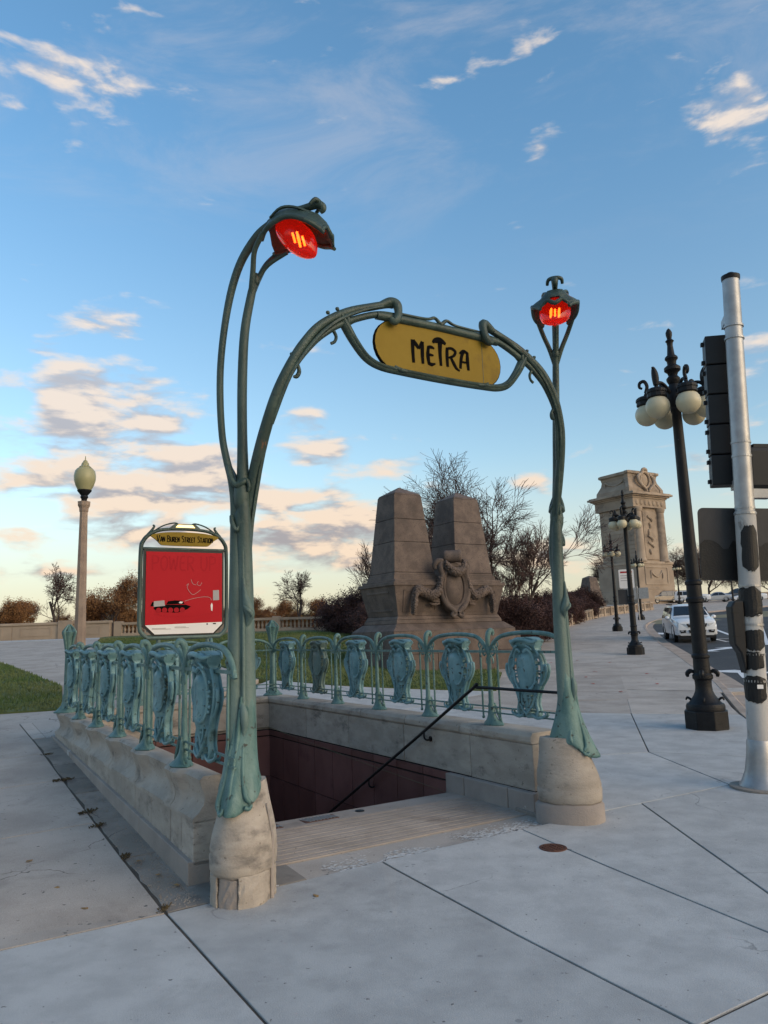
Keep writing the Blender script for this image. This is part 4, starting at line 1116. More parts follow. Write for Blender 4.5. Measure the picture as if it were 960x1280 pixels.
MB().prism(octo(.66, zo + .03, zo + 1.45, .17), -.02, .05).build('back_panel', M['blackp'], sg)
fr = MB()
side_ = [(-.58, 0, zo - .0, .03), (-.66, 0, zo + .07, .034), (-.705, 0, zo + .2, .034), (-.71, 0, zo + .8, .034), (-.705, 0, zo + 1.42, .034), (-.67, 0, zo + 1.58, .034), (-.56, 0, zo + 1.70, .032), (-.36, 0, zo + 1.78, .028), (0, 0, zo + 1.80, .026)]
fr.stube(side_ + [(-x, y, z, r) for x, y, z, r in side_[-2::-1]], 8, 5)
fr.tube([(-.60, 0, zo), (.60, 0, zo)], .034, 8)
fr.tube([(-.70, 0, zo + 1.455), (.70, 0, zo + 1.455)], .026, 8)
for s in (-1, 1):
    fr.stube([(s * .60, 0, zo + 1.69, .022), (s * .54, 0, zo + 1.76, .022), (s * .50, 0, zo + 1.83, .018), (s * .525, 0, zo + 1.85, .012)], 6, 4)
    fr.stube([(s * .52, 0, zo + 1.74, .012), (s * .35, -.01, zo + 1.85, .012), (s * .17, -.01, zo + 1.90, .012), (s * .10, -.01, zo + 1.87, .010)], 6, 4)
fr.build('frame', M['verd_old'], sg, smooth=True, ang=60)
for s in (-1, 1):
    MB().lathe([(.075, -.3), (.07, .02), (.036, .06), (.034, zo + .05), (.001, zo + .06)], 12, (s * .40, .02, 0)).build('leg', M['verd_old'], sg, smooth=True, ang=50)
MB().prism([(-.27, zo + 1.80), (-.17, zo + 1.885), (.17, zo + 1.885), (.27, zo + 1.80)], -.03, .05).build('lamp_box', M['verd_old'], sg)
MB().prism([(-.16, zo + 1.825), (-.12, zo + 1.868), (.12, zo + 1.868), (.16, zo + 1.825)], -.036, -.028).build('lamp_window', emit('lit_window', (1, .68, .25), 1.1), sg)
hb = spline([(-.56, zo + 1.665), (-.50, zo + 1.70), (-.3, zo + 1.735), (0, zo + 1.745), (.3, zo + 1.735), (.50, zo + 1.70), (.56, zo + 1.665), (.47, zo + 1.60), (.40, zo + 1.53), (.33, zo + 1.515), (0, zo + 1.512), (-.33, zo + 1.515), (-.40, zo + 1.53), (-.47, zo + 1.60), (-.56, zo + 1.665)], 4)[:-1]
head = MB().prism(hb, -.03, .01).build('name_board', M['sign_y'], sg)
text('VAN BUREN STREET STATION', -.46, .47, zo + 1.575, .105, .0115, -.036, -.031, M['ink'], head, .8)
post_ = octo(.625, zo + .055, zo + 1.405, .15)
pst = MB().prism(post_, -.03, -.022).build('poster', M['red'], sg)
MB().prism([(-.625, zo + .205), (-.475, zo + .055), (.475, zo + .055), (.625, zo + .205), (.625, zo + .235), (-.625, zo + .205)], -.034, -.0305).build('white_band', M['white'], pst)
text('POWER UP', -.54, .54, zo + 1.10, .24, .026, -.0315, -.0305, M['red2'], pst, 1.0)
TY0, TY1 = -.0345, -.031
def flat(poly, mat, name, d=0): MB().prism([(x, zo + z) for x, z in poly], TY0 - d, TY1 - d * .5).build(name, mat, pst)
flat([(-.50, .475), (-.43, .42), (-.12, .40), (.04, .455), (.10, .50), (.02, .53), (-.28, .535), (-.47, .515)], M['ink'], 'tank_hull')
flat([(-.30, .54), (-.27, .59), (-.16, .605), (-.04, .595), (.0, .545)], M['ink'], 'tank_turret', .001)
flat([(-.50, .50), (-.495, .59), (-.33, .605), (-.32, .515)], M['grey'], 'tank_load', .001)
flat([(-.55, .51), (-.52, .58), (-.50, .58), (-.495, .51)], M['ink'], 'tank_stern', .001)
for k in range(5):
    cxk = -.42 + k * .095
    flat([(cxk + .042 * math.cos(a * .6283), .445 + .042 * math.sin(a * .6283)) for a in range(10)], M['red2'], 'tank_wheel', .002)
flat([(-.1, .56), (-.08, .585), (-.03, .58), (-.05, .55)], M['white'], 'tank_mark', .0022)
for st_ in ([(0, .59), (.15, .635), (.32, .66), (.42, .645), (.44, .60)], [(.02, .85), (.06, .88), (.04, .81), (.12, .70), (.20, .73), (.26, .78)], [(.10, .95), (.13, .88), (.18, .86)], [(.22, .92), (.20, .87), (.25, .85), (.28, .90)]):
    MB().ribbon([(x, zo + z) for x, z in spline(st_, 5)], .005, TY0 - .001, TY1).build('thread', M['grey'], pst)
flat([(.47, .60), (.47, .77), (.57, .775), (.575, .605)], M['grey'], 'sticker', .001)
flat([(.44, .43), (.43, .52), (.45, .56), (.465, .52), (.46, .42)], M['white'], 'figure', .001)
MB().ribbon([(x, zo + z) for x, z in spline([(-.48, .38), (-.2, .34), (.2, .345), (.48, .40)], 6)], .004, TY0, TY1).build('cable', M['red2'], pst)
for k, (x0, x1, z) in enumerate(((-.52, -.30, .15), (-.52, -.22, .135), (-.16, .02, .165), (-.16, .07, .15), (.36, .385, .195), (.47, .52, .20))):
    flat([(x0, z), (x0, z + .007 + (.012 if k > 3 else 0)), (x1, z + .007 + (.012 if k > 3 else 0)), (x1, z)], M['grey'] if k < 4 else M['ink'], 'small_print', .001 + .003)

# ------------------------------------------------------------------ concrete lamp post by the lawn
p = (-6.55, 16.0); gz = g(*p)
lp = thing('lamp_post', 'tan concrete lamp post with a single acorn globe behind the railing corner', 'lamp post', (*p, gz - .03))
MB().lathe([(.20, 0), (.20, .25), (.16, .32), (.155, .5), (.135, .6), (.086, 3.93), (.10, 3.95), (.105, 4.02), (.135, 4.08), (.14, 4.16), (.09, 4.17)], 8).build('shaft', M['lamp_conc'], lp)
MB().lathe([(.06, 4.15), (.06, 4.22), (.085, 4.26), (.07, 4.30), (.12, 4.36), (.15, 4.40), (.15, 4.42)], 16).build('collar', M['black'], lp, smooth=True, ang=40)
MB().lathe([(.14, 4.42), (.19, 4.52), (.225, 4.64), (.23, 4.74), (.21, 4.84), (.165, 4.90), (.12, 4.925)], 20).build('globe', M['acorn'], lp, smooth=True, ang=60)
MB().lathe([(.125, 4.92), (.13, 4.935), (.085, 4.97), (.075, 5.02), (.05, 5.05), (.04, 5.08), (.012, 5.10), (.008, 5.18), (.001, 5.19)], 16).build('cap', M['acorn'], lp, smooth=True, ang=40)

# ------------------------------------------------------------------ six-globe street lamps
def street_lamp():
    r = thing('street_lamp', '', 'street lamp')
    MB().lathe([(.33, -.05), (.33, .27), (.28, .275)], 8, ph=R(22.5)).build('plinth', M['black'], r, bevel=.01)
    MB().lathe([(.28, .27), (.285, .33), (.27, .37), (.24, .385), (.21, .42), (.155, .50), (.128, .56), (.12, .64), (.125, .72), (.15, .75), (.15, .80), (.125, .83), (.118, 1.05), (.135, 1.07), (.135, 1.10), (.112, 1.13), (.108, 1.90), (.135, 1.92), (.14, 1.97), (.115, 2.0), (.112, 2.18), (.13, 2.20), (.13, 2.24), (.102, 2.27)], 20).build('base_shaft', M['black'], r, smooth=True, ang=35)
    mb = MB()
    for j in range(4):
        a = R(45 + 90 * j); c, s = math.cos(a), math.sin(a)
        mb.stube([(c * .11, s * .11, .84, .02), (c * .17, s * .17, .86, .035), (c * .215, s * .215, .82, .035), (c * .21, s * .21, .77, .02)], 7, 4)
        mb.stube([(c * .20, s * .20, .43, .02), (c * .25, s * .25, .46, .02), (c * .27, s * .27, .42, .012)], 6, 3)
    for j in range(4): pass
    o = mb.build('leaf_collar', M['black'], r, smooth=True, ang=50, kind='stuff')
    MB().lathe([(.10, 2.25), (.083, 4.3), (.075, 5.0), (.09, 5.03), (.09, 5.08), (.07, 5.1)], 16).build('pole', M['black'], r, smooth=True, ang=40)
    MB().lathe([(.075, 5.05), (.12, 5.15), (.14, 5.3), (.11, 5.42), (.075, 5.48), (.105, 5.54), (.11, 5.58), (.07, 5.63), (.085, 5.68), (.13, 5.72), (.13, 5.77), (.07, 5.82), (.075, 5.88), (.105, 5.92), (.10, 5.95), (.06, 5.99), (.045, 6.15), (.05, 6.2), (.07, 6.23), (.035, 6.27), (.05, 6.33), (.052, 6.38), (.03, 6.43), (.001, 6.46)], 16).build('finial', M['black'], r, smooth=True, ang=40)
    for j in range(6):
        a = R(60 * j + 12); Mx = Matrix.Rotation(a, 4, 'Z')
        arm = MB()
        arm.stube([(.07, 0, 5.25, .03), (.2, 0, 5.40, .03), (.33, 0, 5.46, .028), (.43, 0, 5.42, .03), (.46, 0, 5.34, .035)], 8, 4)
        arm.stube([(.20, 0, 5.20, .018), (.28, 0, 5.28, .018), (.36, 0, 5.25, .016)], 6, 3)
        if j % 2:   # upright bird-like leaf
            arm.stube([(.46, 0, 5.40, .04), (.455, 0, 5.50, .055), (.465, 0, 5.60, .052), (.49, 0, 5.68, .03), (.52, 0, 5.685, .012)], 8, 4)
        else:       # ring scroll
            arm.stube([(.45, 0, 5.42, .03), (.42, 0, 5.53, .03), (.46, 0, 5.62, .03), (.53, 0, 5.60, .028), (.54, 0, 5.53, .024), (.50, 0, 5.50, .02)], 7, 4)
        arm.v += []
        arm.xf(Mx).build('arm', M['black'], r, smooth=True, ang=50)
        cx_, cy_ = .46 * math.cos(a), .46 * math.sin(a)
        rings = []
        for q_, z in ((.06, 5.36), (.12, 5.34), (.155, 5.31), (.158, 5.27), (.145, 5.265), (.15, 5.20), (.13, 5.18)):
            rings.append([(cx_ + q_ * (1 + .03 * (i % 2)) * math.cos(6.2832 * i / 24), cy_ + q_ * (1 + .03 * (i % 2)) * math.sin(6.2832 * i / 24), z) for i in range(24)])
        holder = MB().loft(rings).build('globe_holder', M['black'], r)
        rings = []
        for i in range(11):
            t = R(35 + 145 * i / 10); rr = .19
            rings.append([(cx_ + max(.002, rr * math.sin(t)) * math.cos(6.2832 * n_ / 20), cy_ + max(.002, rr * math.sin(t)) * math.sin(6.2832 * n_ / 20), 5.04 + rr * math.cos(t)) for n_ in range(20)])
        MB().loft(rings).build('globe', M['globe'], holder, smooth=True, ang=80)
    return r
LB = [((4.84, 11.79), 'black six-globe street lamp beside the traffic signal pole', 20), ((9.51, 29.19), 'black six-globe street lamp at the kerb next to the white SUV', 47), ((15.0, 49.3), 'black six-globe street lamp behind the white parking sign', 5),
      ((23.4, 69.4), 'black six-globe street lamp at the bend of the kerb below the pylon', 33), ((41.8, 107.2), 'black six-globe street lamp at the right foot of the stone pylon', 12), ((42.9, 93.0), 'black six-globe street lamp in front of the parked cars', 40)]
L0 = street_lamp()
for i, (p, lab, a) in enumerate(LB):
    o = L0 if i == 0 else dup(L0, (0, 0, 0), 0)
    o.location = (*p, g(*p) - .004); o.rotation_euler = (0, 0, R(a)); o['label'] = lab; o['group'] = 'six-globe street lamps along the kerb'

# ------------------------------------------------------------------ traffic signal pole
sp_ = (3.70, 7.83); gz = g(*sp_)
ts_ = thing('traffic_signal', 'white-painted traffic signal pole with black patches and signal heads seen from behind', 'traffic signal', (*sp_, gz))
ts_.rotation_euler = (R(.6), R(2.5), 0)
MB().lathe([(.30, -.02), (.30, .012), (.27, .016)], 24).build('footing_ring', M['strip'], ts_)
MB().lathe([(.215, .0), (.21, .03), (.185, .06), (.150, .16), (.130, .30), (.118, .46), (.112, .47)], 24).build('pole_base', M['steel'], ts_, smooth=True, ang=40)
MB().lathe([(.108, .44), (.106, 1.0), (.104, 2.8)], 24).build('lower_pole', M['whitepole'], ts_, smooth=True, ang=40)
MB().lathe([(.098, 2.8), (.088, 5.42)], 24).build('upper_pole', M['steel'], ts_, smooth=True, ang=40)
MB().lathe([(.094, 5.40), (.098, 5.42), (.098, 5.45), (.06, 5.47), (.03, 5.49), (.001, 5.495)], 24).build('pole_cap', M['black'], ts_, smooth=True, ang=40)
for z in (1.05, 1.32, 1.62, 2.02, 2.78, 2.84, 3.4, 3.55, 4.72, 4.86):
    rr = .112 if z < 2.79 else .102
    MB().lathe([(rr - .012, -.012), (rr, -.011), (rr, .011), (rr - .012, .012)], 24, (0, 0, z)).build('band', M['steel'], ts_)
def patch(a0, a1, z0, z1, seed):
    q = random.Random(seed); n_ = 9; mz = 8; rows = []
    for i in range(mz + 1):
        z = z0 + (z1 - z0) * i / mz; e = math.sin(math.pi * min(1, max(0, i / mz))) ** .08
        row = []
        for j in range(n_):
            t = j / (n_ - 1); am = (a0 + a1) / 2; hw = (a1 - a0) / 2 * max(.5, e) * (1 + q.uniform(-.08, .08))
            a = am + (t - .5) * 2 * hw
            row.append((.1125 * math.cos(a), .1125 * math.sin(a), z + q.uniform(-.012, .012)))
        rows.append(row)
    MB().loft(rows, closed=False).build('black_patch', M['tape'], ts_)
cv = -math.pi / 2 - .42
for a0, a1, z0, z1, sd in ((cv - .55, cv + 1.1, 2.17, 2.64, 1), (cv - 1.7, cv + 1.25, 1.70, 2.0, 2), (cv - .9, cv + 1.2, 1.36, 1.57, 3), (cv - 1.3, cv + .95, 1.17, 1.34, 4), (cv - 1.35, cv + 1.0, .84, 1.10, 5)): patch(a0, a1, z0, z1, sd)
MB().box((-.012, -.117, 1.0), (.06, .006, .04)).build('sticker', M['white'], ts_)
# long vehicle head, seen from its side
Mh = Matrix.Rotation(R(-15), 3, 'Z')
hd = MB()
for i in range(5):
    z = 3.30 + i * .345
    hd.box(Mh @ Vector((-.113, .283, z)), (.32, .22, .335), Mh)
head_ = hd.build('signal_head', M['blackp'], ts_, bevel=.012, kind='stuff')
for i in range(5):
    z = 3.30 + i * .345
    vz = MB()
    arc = [(.145 * math.cos(R(20 + 14 * k_)), .145 * math.sin(R(20 + 14 * k_))) for k_ in range(11)]
    rings = [[tuple(Mh @ Vector((-.113 + x, yy, 0)) + Vector((0, 0, z + zz))) for x, zz in arc] for yy in (.385, .60)]
    vz.loft(rings, closed=False).build('visor', M['blackp'], head_)
    for dz in (-.11, .11):
        MB().box(Mh @ Vector((-.285, .30, z + dz)) , (.035, .05, .04), Mh).build('hinge', M['blackp'], head_)
        MB().box(Mh @ Vector((.06, .30, z + dz)) , (.035, .05, .04), Mh).build('hinge', M['blackp'], head_)
for z in (3.12, 4.98): MB().box(Mh @ Vector((-.03, .13, z)), (.10, .26, .09), Mh).build('arm', M['steel'], ts_)
# pedestrian head
pd = MB().box((.26, .08, 3.27), (.44, .26, .47)).build('walk_signal', M['blackp'], ts_, bevel=.05)
MB().box((.26, .08, 3.515), (.26, .18, .05)).build('top_plate', M['blackp'], pd)
MB().box((.13, .03, 3.00), (.30, .12, .10)).build('arm', M['steel'], ts_)
# backs of two sign plates
def rrect(x0, x1, z0, z1, r):
    out = []
    for cx_, cz_, a0 in ((x1 - r, z1 - r, 0), (x0 + r, z1 - r, 90), (x0 + r, z0 + r, 180), (x1 - r, z0 + r, 270)):
        out += [(cx_ + r * math.cos(R(a0 + 15 * k_)), cz_ + r * math.sin(R(a0 + 15 * k_))) for k_ in range(7)]
    return out
sb_ = MB().prism(rrect(-.45, .47, 2.08, 2.86, .06), .125, .131).build('sign_plate', M['signback'], ts_)
q = random.Random(3)
low = [(-.445, 2.09)] + [(-.445 + .90 * i / 18, 2.48 + .04 * math.sin(i * .9) + q.uniform(-.03, .03)) for i in range(19)] + [(.46, 2.09)]
MB().prism(low, .121, .1245).build('tar_paint', M['tape'], sb_)
# push button box on the side
pbx = MB().prism([(-.16, 1.33), (-.22, 1.42), (-.235, 1.80), (-.20, 1.86), (-.105, 1.86), (-.10, 1.40), (-.115, 1.12)], -.07, .07).build('button_box', M['blackp'], ts_, bevel=.015)
MB().box((-.2, -.06, 1.74), (.08, .03, .006)).build('seam', M['black'], pbx)
MB().box((-.2, -.06, 1.5), (.08, .03, .006)).build('seam', M['black'], pbx)

# ------------------------------------------------------------------ cast cover in the slabs
mh = thing('manhole_cover', 'small round rusty iron cover set in the grey pavement slab', 'cover', (1.21, 6.05, g(1.21, 6.05) + .002), R(20))
MB().lathe([(.105, -.02), (.105, .003), (.09, .004), (.088, .001), (.001, .001)], 28).build('plate', M['iron'], mh, smooth=True, ang=30)
for i in range(5):
    for j in range(5):
        if (i - 2) ** 2 + (j - 2) ** 2 < 6: MB().box(((i - 2) * .032, (j - 2) * .032, .003), (.018, .018, .005)).build('stud', M['iron'], mh)

# ------------------------------------------------------------------ twin-obelisk monument
mu, mv = 12.35, 14.95
mp = W(mu, mv); gz = .46
mon = thing('monument', 'brown granite monument with two blunt obelisks and a garlanded cartouche', 'monument', (mp.x, mp.y, gz - .1), TH)
mon.scale = (1.04, 1.04, 1.055)
def frus(x0, y0, z0, x1, y1, z1, cx_=0, cy_=0):
    return MB().add([(cx_ - x0, cy_ - y0, z0), (cx_ + x0, cy_ - y0, z0), (cx_ + x0, cy_ + y0, z0), (cx_ - x0, cy_ + y0, z0), (cx_ - x1, cy_ - y1, z1), (cx_ + x1, cy_ - y1, z1), (cx_ + x1, cy_ + y1, z1), (cx_ - x1, cy_ + y1, z1)],
                    [(0, 3, 2, 1), (4, 5, 6, 7), (0, 1, 5, 4), (1, 2, 6, 5), (2, 3, 7, 6), (3, 0, 4, 7)])
def mpart(mb, name, par=mon, bev=.012, **kw): return mb.build(name, M['granite'], par, bevel=bev, **kw)
for k in range(3): mpart(MB().bb(-2.28 + k * 1.52, -2.28 + (k + 1) * 1.52 - .012, -1.25, 1.25, 0, .62), 'base_block')
for k in range(2): mpart(MB().bb(-2.26 + k * 2.26, -2.26 + (k + 1) * 2.26 - .012, -1.235, 1.235, .625, 1.27), 'base_block')
mpart(frus(2.26, 1.235, 1.275, 2.0, .98, 1.48), 'sloped_course'); mpart(frus(1.97, .95, 1.485, 1.95, .93, 1.60), 'sloped_course'); mpart(frus(1.93, .92, 1.605, 1.88, .88, 1.70), 'sloped_course')
ped = mpart(frus(1.86, .86, 1.70, 2.05, 1.02, 2.58), 'pedestal')
mpart(MB().bb(-2.09, 2.09, -1.05, 1.05, 2.58, 2.68), 'cornice')
mpart(MB().bb(-1.99, 1.99, -.96, .96, 2.68, 2.76), 'cornice')
def tilt(y, z): return -y - (z - 1.70) * .18
def frame(x0, x1, z0, z1, t=.045):
    for a, b, c, d in ((x0, x1, z1 - t, z1), (x0, x1, z0, z0 + t), (x0, x0 + t, z0 + t, z1 - t), (x1 - t, x1, z0 + t, z1 - t)):
        MB().add([(a, tilt(.86, c) - .022, c), (b, tilt(.86, c) - .022, c), (b, tilt(.86, d) - .022, d), (a, tilt(.86, d) - .022, d), (a, tilt(.86, c) + .05, c), (b, tilt(.86, c) + .05, c), (b, tilt(.86, d) + .05, d), (a, tilt(.86, d) + .05, d)],
                 [(0, 1, 2, 3), (7, 6, 5, 4), (0, 4, 5, 1), (1, 5, 6, 2), (2, 6, 7, 3), (3, 7, 4, 0)]).build('panel_moulding', M['granite'], ped)
frame(-1.72, -.55, 1.82, 2.46); frame(.55, 1.72, 1.82, 2.46)
for c, d in ((1.86, 1.92), (2.38, 2.44)):
    xo = 1.86 + (c - 1.7) * .216
    MB().bb(-xo - .02, -xo + .06, -.62, .62, c, d).build('panel_moulding', M['granite'], ped)
for y in (-.62, .56):
    MB().add([(-1.90, y, 1.92), (-1.90, y + .06, 1.92), (-2.01, y + .06, 2.38), (-2.01, y, 2.38), (-1.8, y, 1.92), (-1.8, y + .06, 1.92), (-1.9, y + .06, 2.38), (-1.9, y, 2.38)], [(0, 1, 2, 3), (7, 6, 5, 4), (0, 4, 5, 1), (1, 5, 6, 2), (2, 6, 7, 3), (3, 7, 4, 0)]).build('panel_moulding', M['granite'], ped)
for s in (-1, 1):
    ob = mpart(frus(.80, .80, 2.76, .78, .78, 2.90, s * 1.12), 'obelisk')
    mpart(frus(.745, .745, 2.90, .735, .735, 2.98, s * 1.12), 'base_moulding', ob)
    zz = [2.98, 3.90, 4.60, 5.36]; hw = lambda z: .725 - (z - 2.98) * .098
    for a, b in zip(zz, zz[1:]): mpart(frus(hw(a), hw(a), a + .008, hw(b), hw(b), b, s * 1.12), 'shaft_block', ob)
    mpart(frus(hw(5.36) - .006, hw(5.36) - .006, 5.365, hw(5.36) - .03, hw(5.36) - .03, 5.41, s * 1.12), 'cap', ob)
    mpart(frus(hw(5.36) - .03, hw(5.36) - .03, 5.41, .02, .02, 5.66, s * 1.12), 'cap', ob, .0)
# cartouche
ct = MB(); yb = -1.03
oval = [(.36 * math.cos(6.2832 * i / 28), .52 * math.sin(6.2832 * i / 28)) for i in range(28)]
rings = []
for f_, dy in ((1.42, .0), (1.40, -.16), (1.22, -.22), (1.08, -.17), (1.0, -.17), (.94, -.12), (.8, -.17), (.5, -.21), (.05, -.22)):
    rings.append([(x * f_, yb + dy, 2.52 + z * f_ * (1.10 if z < 0 else 1.0)) for x, z in oval])
ct.loft(rings)
for s in (-1, 1):
    ct.stube([(s * .42, yb - .12, 3.26, .06), (s * .50, yb - .14, 3.10, .085), (s * .44, yb - .15, 2.88, .08), (s * .52, yb - .15, 2.6, .075), (s * .50, yb - .15, 2.3, .075), (s * .36, yb - .17, 2.02, .08), (s * .17, yb - .2, 1.86, .085), (s * .05, yb - .2, 1.76, .08)], 8, 5)
    ct.stube([(s * .05, yb - .2, 1.74, .07), (s * .14, yb - .22, 1.66, .07), (s * .20, yb - .22, 1.72, .06), (s * .15, yb - .24, 1.77, .05)], 8, 4)
    ct.stube([(s * .36, yb - .1, 3.3, .07), (s * .52, yb - .05, 3.28, .10), (s * .62, yb - .02, 3.16, .09), (s * .60, yb - .05, 3.05, .06)], 8, 4)
    for i in range(3): ct.stube([(s * .55, yb - .1, 2.05 + .05 * i, .03), (s * (.75 + .04 * i), yb - .08, 2.02 + .12 * i, .045), (s * (.86 - .02 * i), yb - .03, 2.06 + .15 * i, .02)], 6, 3)
ct.build('cartouche', M['granite'], mon, smooth=True, ang=50)
# scroll helmet on top
sc = MB()
ringsx = []
for x, r in ((-.26, .02), (-.26, .17), (-.20, .20), (-.14, .18), (0, .19), (.14, .18), (.20, .20), (.26, .17), (.26, .02)):
    ringsx.append([(x, yb - .12 + r * math.cos(6.2832 * i / 18) * 1.05, 3.44 + r * math.sin(6.2832 * i / 18)) for i in range(18)])
sc.loft(ringsx)
Mz = Matrix.Translation((0, yb - .12, 3.44)) @ Matrix.Rotation(R(-38), 4, 'Z') @ Matrix.Translation((0, -(yb - .12), -3.44))
sc.stube([(-.265, yb - .12 + .14 * math.cos(t * .7) * (1 - t / 16), 3.44 + .14 * math.sin(t * .7) * (1 - t / 16), .022) for t in range(14)], 6, 3)
sc.xf(Mz).build('scroll', M['granite'], mon, smooth=True, ang=50)
# garlands made of bunched leaves
def garland(pts, name):
    mb = MB(); q = random.Random(len(pts))
    for x, y, z, r in spline(pts, 9):
        for k_ in range(13):
            a = q.uniform(0, 6.28)
            mb.ball((x + q.uniform(-.03, .03), y + math.cos(a) * r * .75, z + math.sin(a) * r * .75), q.uniform(.26, .40) * r, 6, 4)
    mb.build(name, M['granite'], mon, smooth=True, ang=70, kind='stuff')
garland([(-.36, yb - .22, 3.20, .10), (-.2, yb - .30, 3.02, .12), (0, yb - .33, 2.95, .13), (.2, yb - .30, 3.02, .12), (.36, yb - .22, 3.20, .10)], 'garland')
for s in (-1, 1):
    garland([(s * .50, yb - .12, 2.75, .11), (s * .58, yb - .14, 2.45, .13), (s * .80, yb - .12, 2.28, .14), (s * 1.05, yb - .10, 2.36, .14), (s * 1.28, yb - .08, 2.44, .14), (s * 1.42, yb - .10, 2.30, .13), (s * 1.46, yb - .10, 2.05, .13), (s * 1.48, yb - .08, 1.82, .09)], 'garland')
# side steps
for k, (a, b, h) in enumerate(((2.46, 2.75, 1.2), (2.76, 3.05, .75), (3.06, 3.3, .35))): mpart(MB().bb(a, b, -.9, .9, 0, h), 'side_step')

# ------------------------------------------------------------------ stone pylon
tu, tv = 87.3 + 4.1, 68.6 + 4.0
tp = W(tu, tv); gz = 4.15
tw_ = thing('stone_pylon', 'tall tan limestone pylon with columns, swags and a curved attic', 'pylon', (tp.x, tp.y, gz), TH)
def tpart(mb, name, par=tw_, bev=.05, **kw): return mb.build(name, M['tower'], par, bevel=bev, **kw)
def tb_(x, y, z0, z1): return MB().bb(-x, x, -y, y, z0, z1)
tpart(tb_(4.15, 4.05, -1.0, 2.4), 'foot_course')
tpart(tb_(3.95, 3.85, 2.4, 6.3), 'base')
tpart(tb_(4.05, 3.95, 6.3, 6.7), 'base_cap')
core = tpart(tb_(3.35, 3.3, 6.7, 14.9), 'shaft')
for i in range(13):      # rusticated courses
    z = 6.8 + i * .62
    for sy in (-1,):
        MB().bb(-3.42, -3.34, -3.2, 3.2, z, z + .56).build('course', M['tower'], core)
for x in (-2.75, 1.55):
    pass
for sx, dx in ((-1, -2.55), (1, 2.55)):
    prof = [(.86, 6.7), (.86, 6.95), (.74, 7.1), (.72, 7.2), (.62, 14.2), (.72, 14.3), (.74, 14.5), (.82, 14.6), (.82, 14.9)]
    MB().lathe(prof, 24, (dx, -3.35, 0)).build('column', M['tower'], tw_, smooth=True, ang=40)
MB().bb(-1.45, 1.45, -3.42, -3.2, 7.0, 14.4).build('niche_panel', M['tower'], tw_, bevel=.05)
def swag(x0, x1, z, sag, y, r, par, name='swag', ax='x'):
    pts = [(x0, z), (x0 + (x1 - x0) * .2, z - sag * .62), ((x0 + x1) / 2, z - sag), (x1 - (x1 - x0) * .2, z - sag * .62), (x1, z)]
    q_ = [(a, y, b, r) if ax == 'x' else (y, a, b, r) for a, b in pts]
    MB().stube(q_, 7, 5).build(name, M['tower'], par, smooth=True, ang=60)
    for a in (x0, x1):
        e = [(a, z), (a + .05, z - sag * .6), (a, z - sag * 1.25)]
        MB().stube([(p_, y, b, r) if ax == 'x' else (y, p_, b, r) for p_, b in e], 6, 3).build('swag_tail', M['tower'], par, smooth=True)
mbp = MB(); 
for i in range(6): mbp.stube([(-.5 + .3 * math.sin(i * 1.3), -3.46, 13.6 - i * 1.0, .16), (.4 * math.sin(i * 2 + 1), -3.5, 13.2 - i * 1.0, .24), (.45 * math.cos(i * 1.7), -3.46, 12.8 - i * 1.0, .14)], 7, 4)
mbp.build('trophy_relief', M['tower'], tw_, smooth=True, ang=60, kind='stuff')
tpart(tb_(3.75, 3.75, 14.9, 16.3), 'frieze')
mbp = MB()
for i in range(7): mbp.ball((-2.9 + i * .95, -3.78, 15.6), (.32, .14, .42), 8, 5)
mbp.build('frieze_relief', M['tower'], tw_, smooth=True, kind='stuff')
for z0, z1, e in ((16.3, 16.55, .15), (16.55, 16.75, .45), (16.75, 17.05, .80), (17.05, 17.2, .6)): tpart(tb_(3.75 + e, 3.75 + e, z0, z1), 'cornice', bev=.04)
prof = [(3.55, 17.2), (3.5, 17.9), (3.25, 18.4), (2.95, 19.0), (2.85, 19.6), (2.95, 20.1), (3.2, 20.25), (3.2, 20.6), (2.9, 20.75)]
rings = [[(-a, -a * .97, z), (a, -a * .97, z), (a, a * .97, z), (-a, a * .97, z)] for a, z in prof]
att = MB().loft(rings).build('attic', M['tower'], tw_)
for s in (-1, 1):
    tpart(MB().loft([[(s * a - .55, -a * .97 - .12, z), (s * a * .98 + .25, -a * .97 - .12, z), (s * a * .98 + .25, -a * .97 + .6, z), (s * a - .55, -a * .97 + .6, z)] for a, z in prof[:-1]]), 'corner_scroll', att)
swag(-2.2, 2.2, 19.6, .9, 0, .001, att) if False else None
swag(-1.9, 1.9, 19.5, .8, -3.05, .14, att, ax='y')
ring_ = MB(); ring_.stube([(1.0 * math.cos(R(30 * i)), -3.25, 19.3 + 1.25 * math.sin(R(30 * i)), .22) for i in range(13)], 8, 3); ring_.ball((0, -3.1, 19.3), (.8, .25, 1.0), 12, 8)
ring_.stube([(-.6, -3.2, 20.4, .2), (-.3, -3.3, 20.95, .25), (.3, -3.3, 20.95, .25), (.6, -3.2, 20.4, .2)], 8, 4)
for s in (-1, 1): ring_.stube([(s * 1.0, -3.3, 20.2, .2), (s * 1.7, -3.4, 19.6, .28), (s * 1.5, -3.6, 18.6, .25), (s * .6, -3.7, 17.9, .22), (s * .2, -3.7, 17.4, .15)], 8, 4)
ring_.build('crest', M['tower'], att, smooth=True, ang=60, kind='stuff')
swag(-1.3, 1.3, 5.3, .9, -3.9, .13, tw_)
for x0, x1, z0, z1 in ((-2.6, 2.6, 5.75, 5.95), (-2.6, 2.6, 3.2, 3.4), (-2.6, -2.4, 3.4, 5.75), (2.4, 2.6, 3.4, 5.75)): MB().bb(x0, x1, -3.95, -3.8, z0, z1).build('panel_frame', M['tower'], tw_)
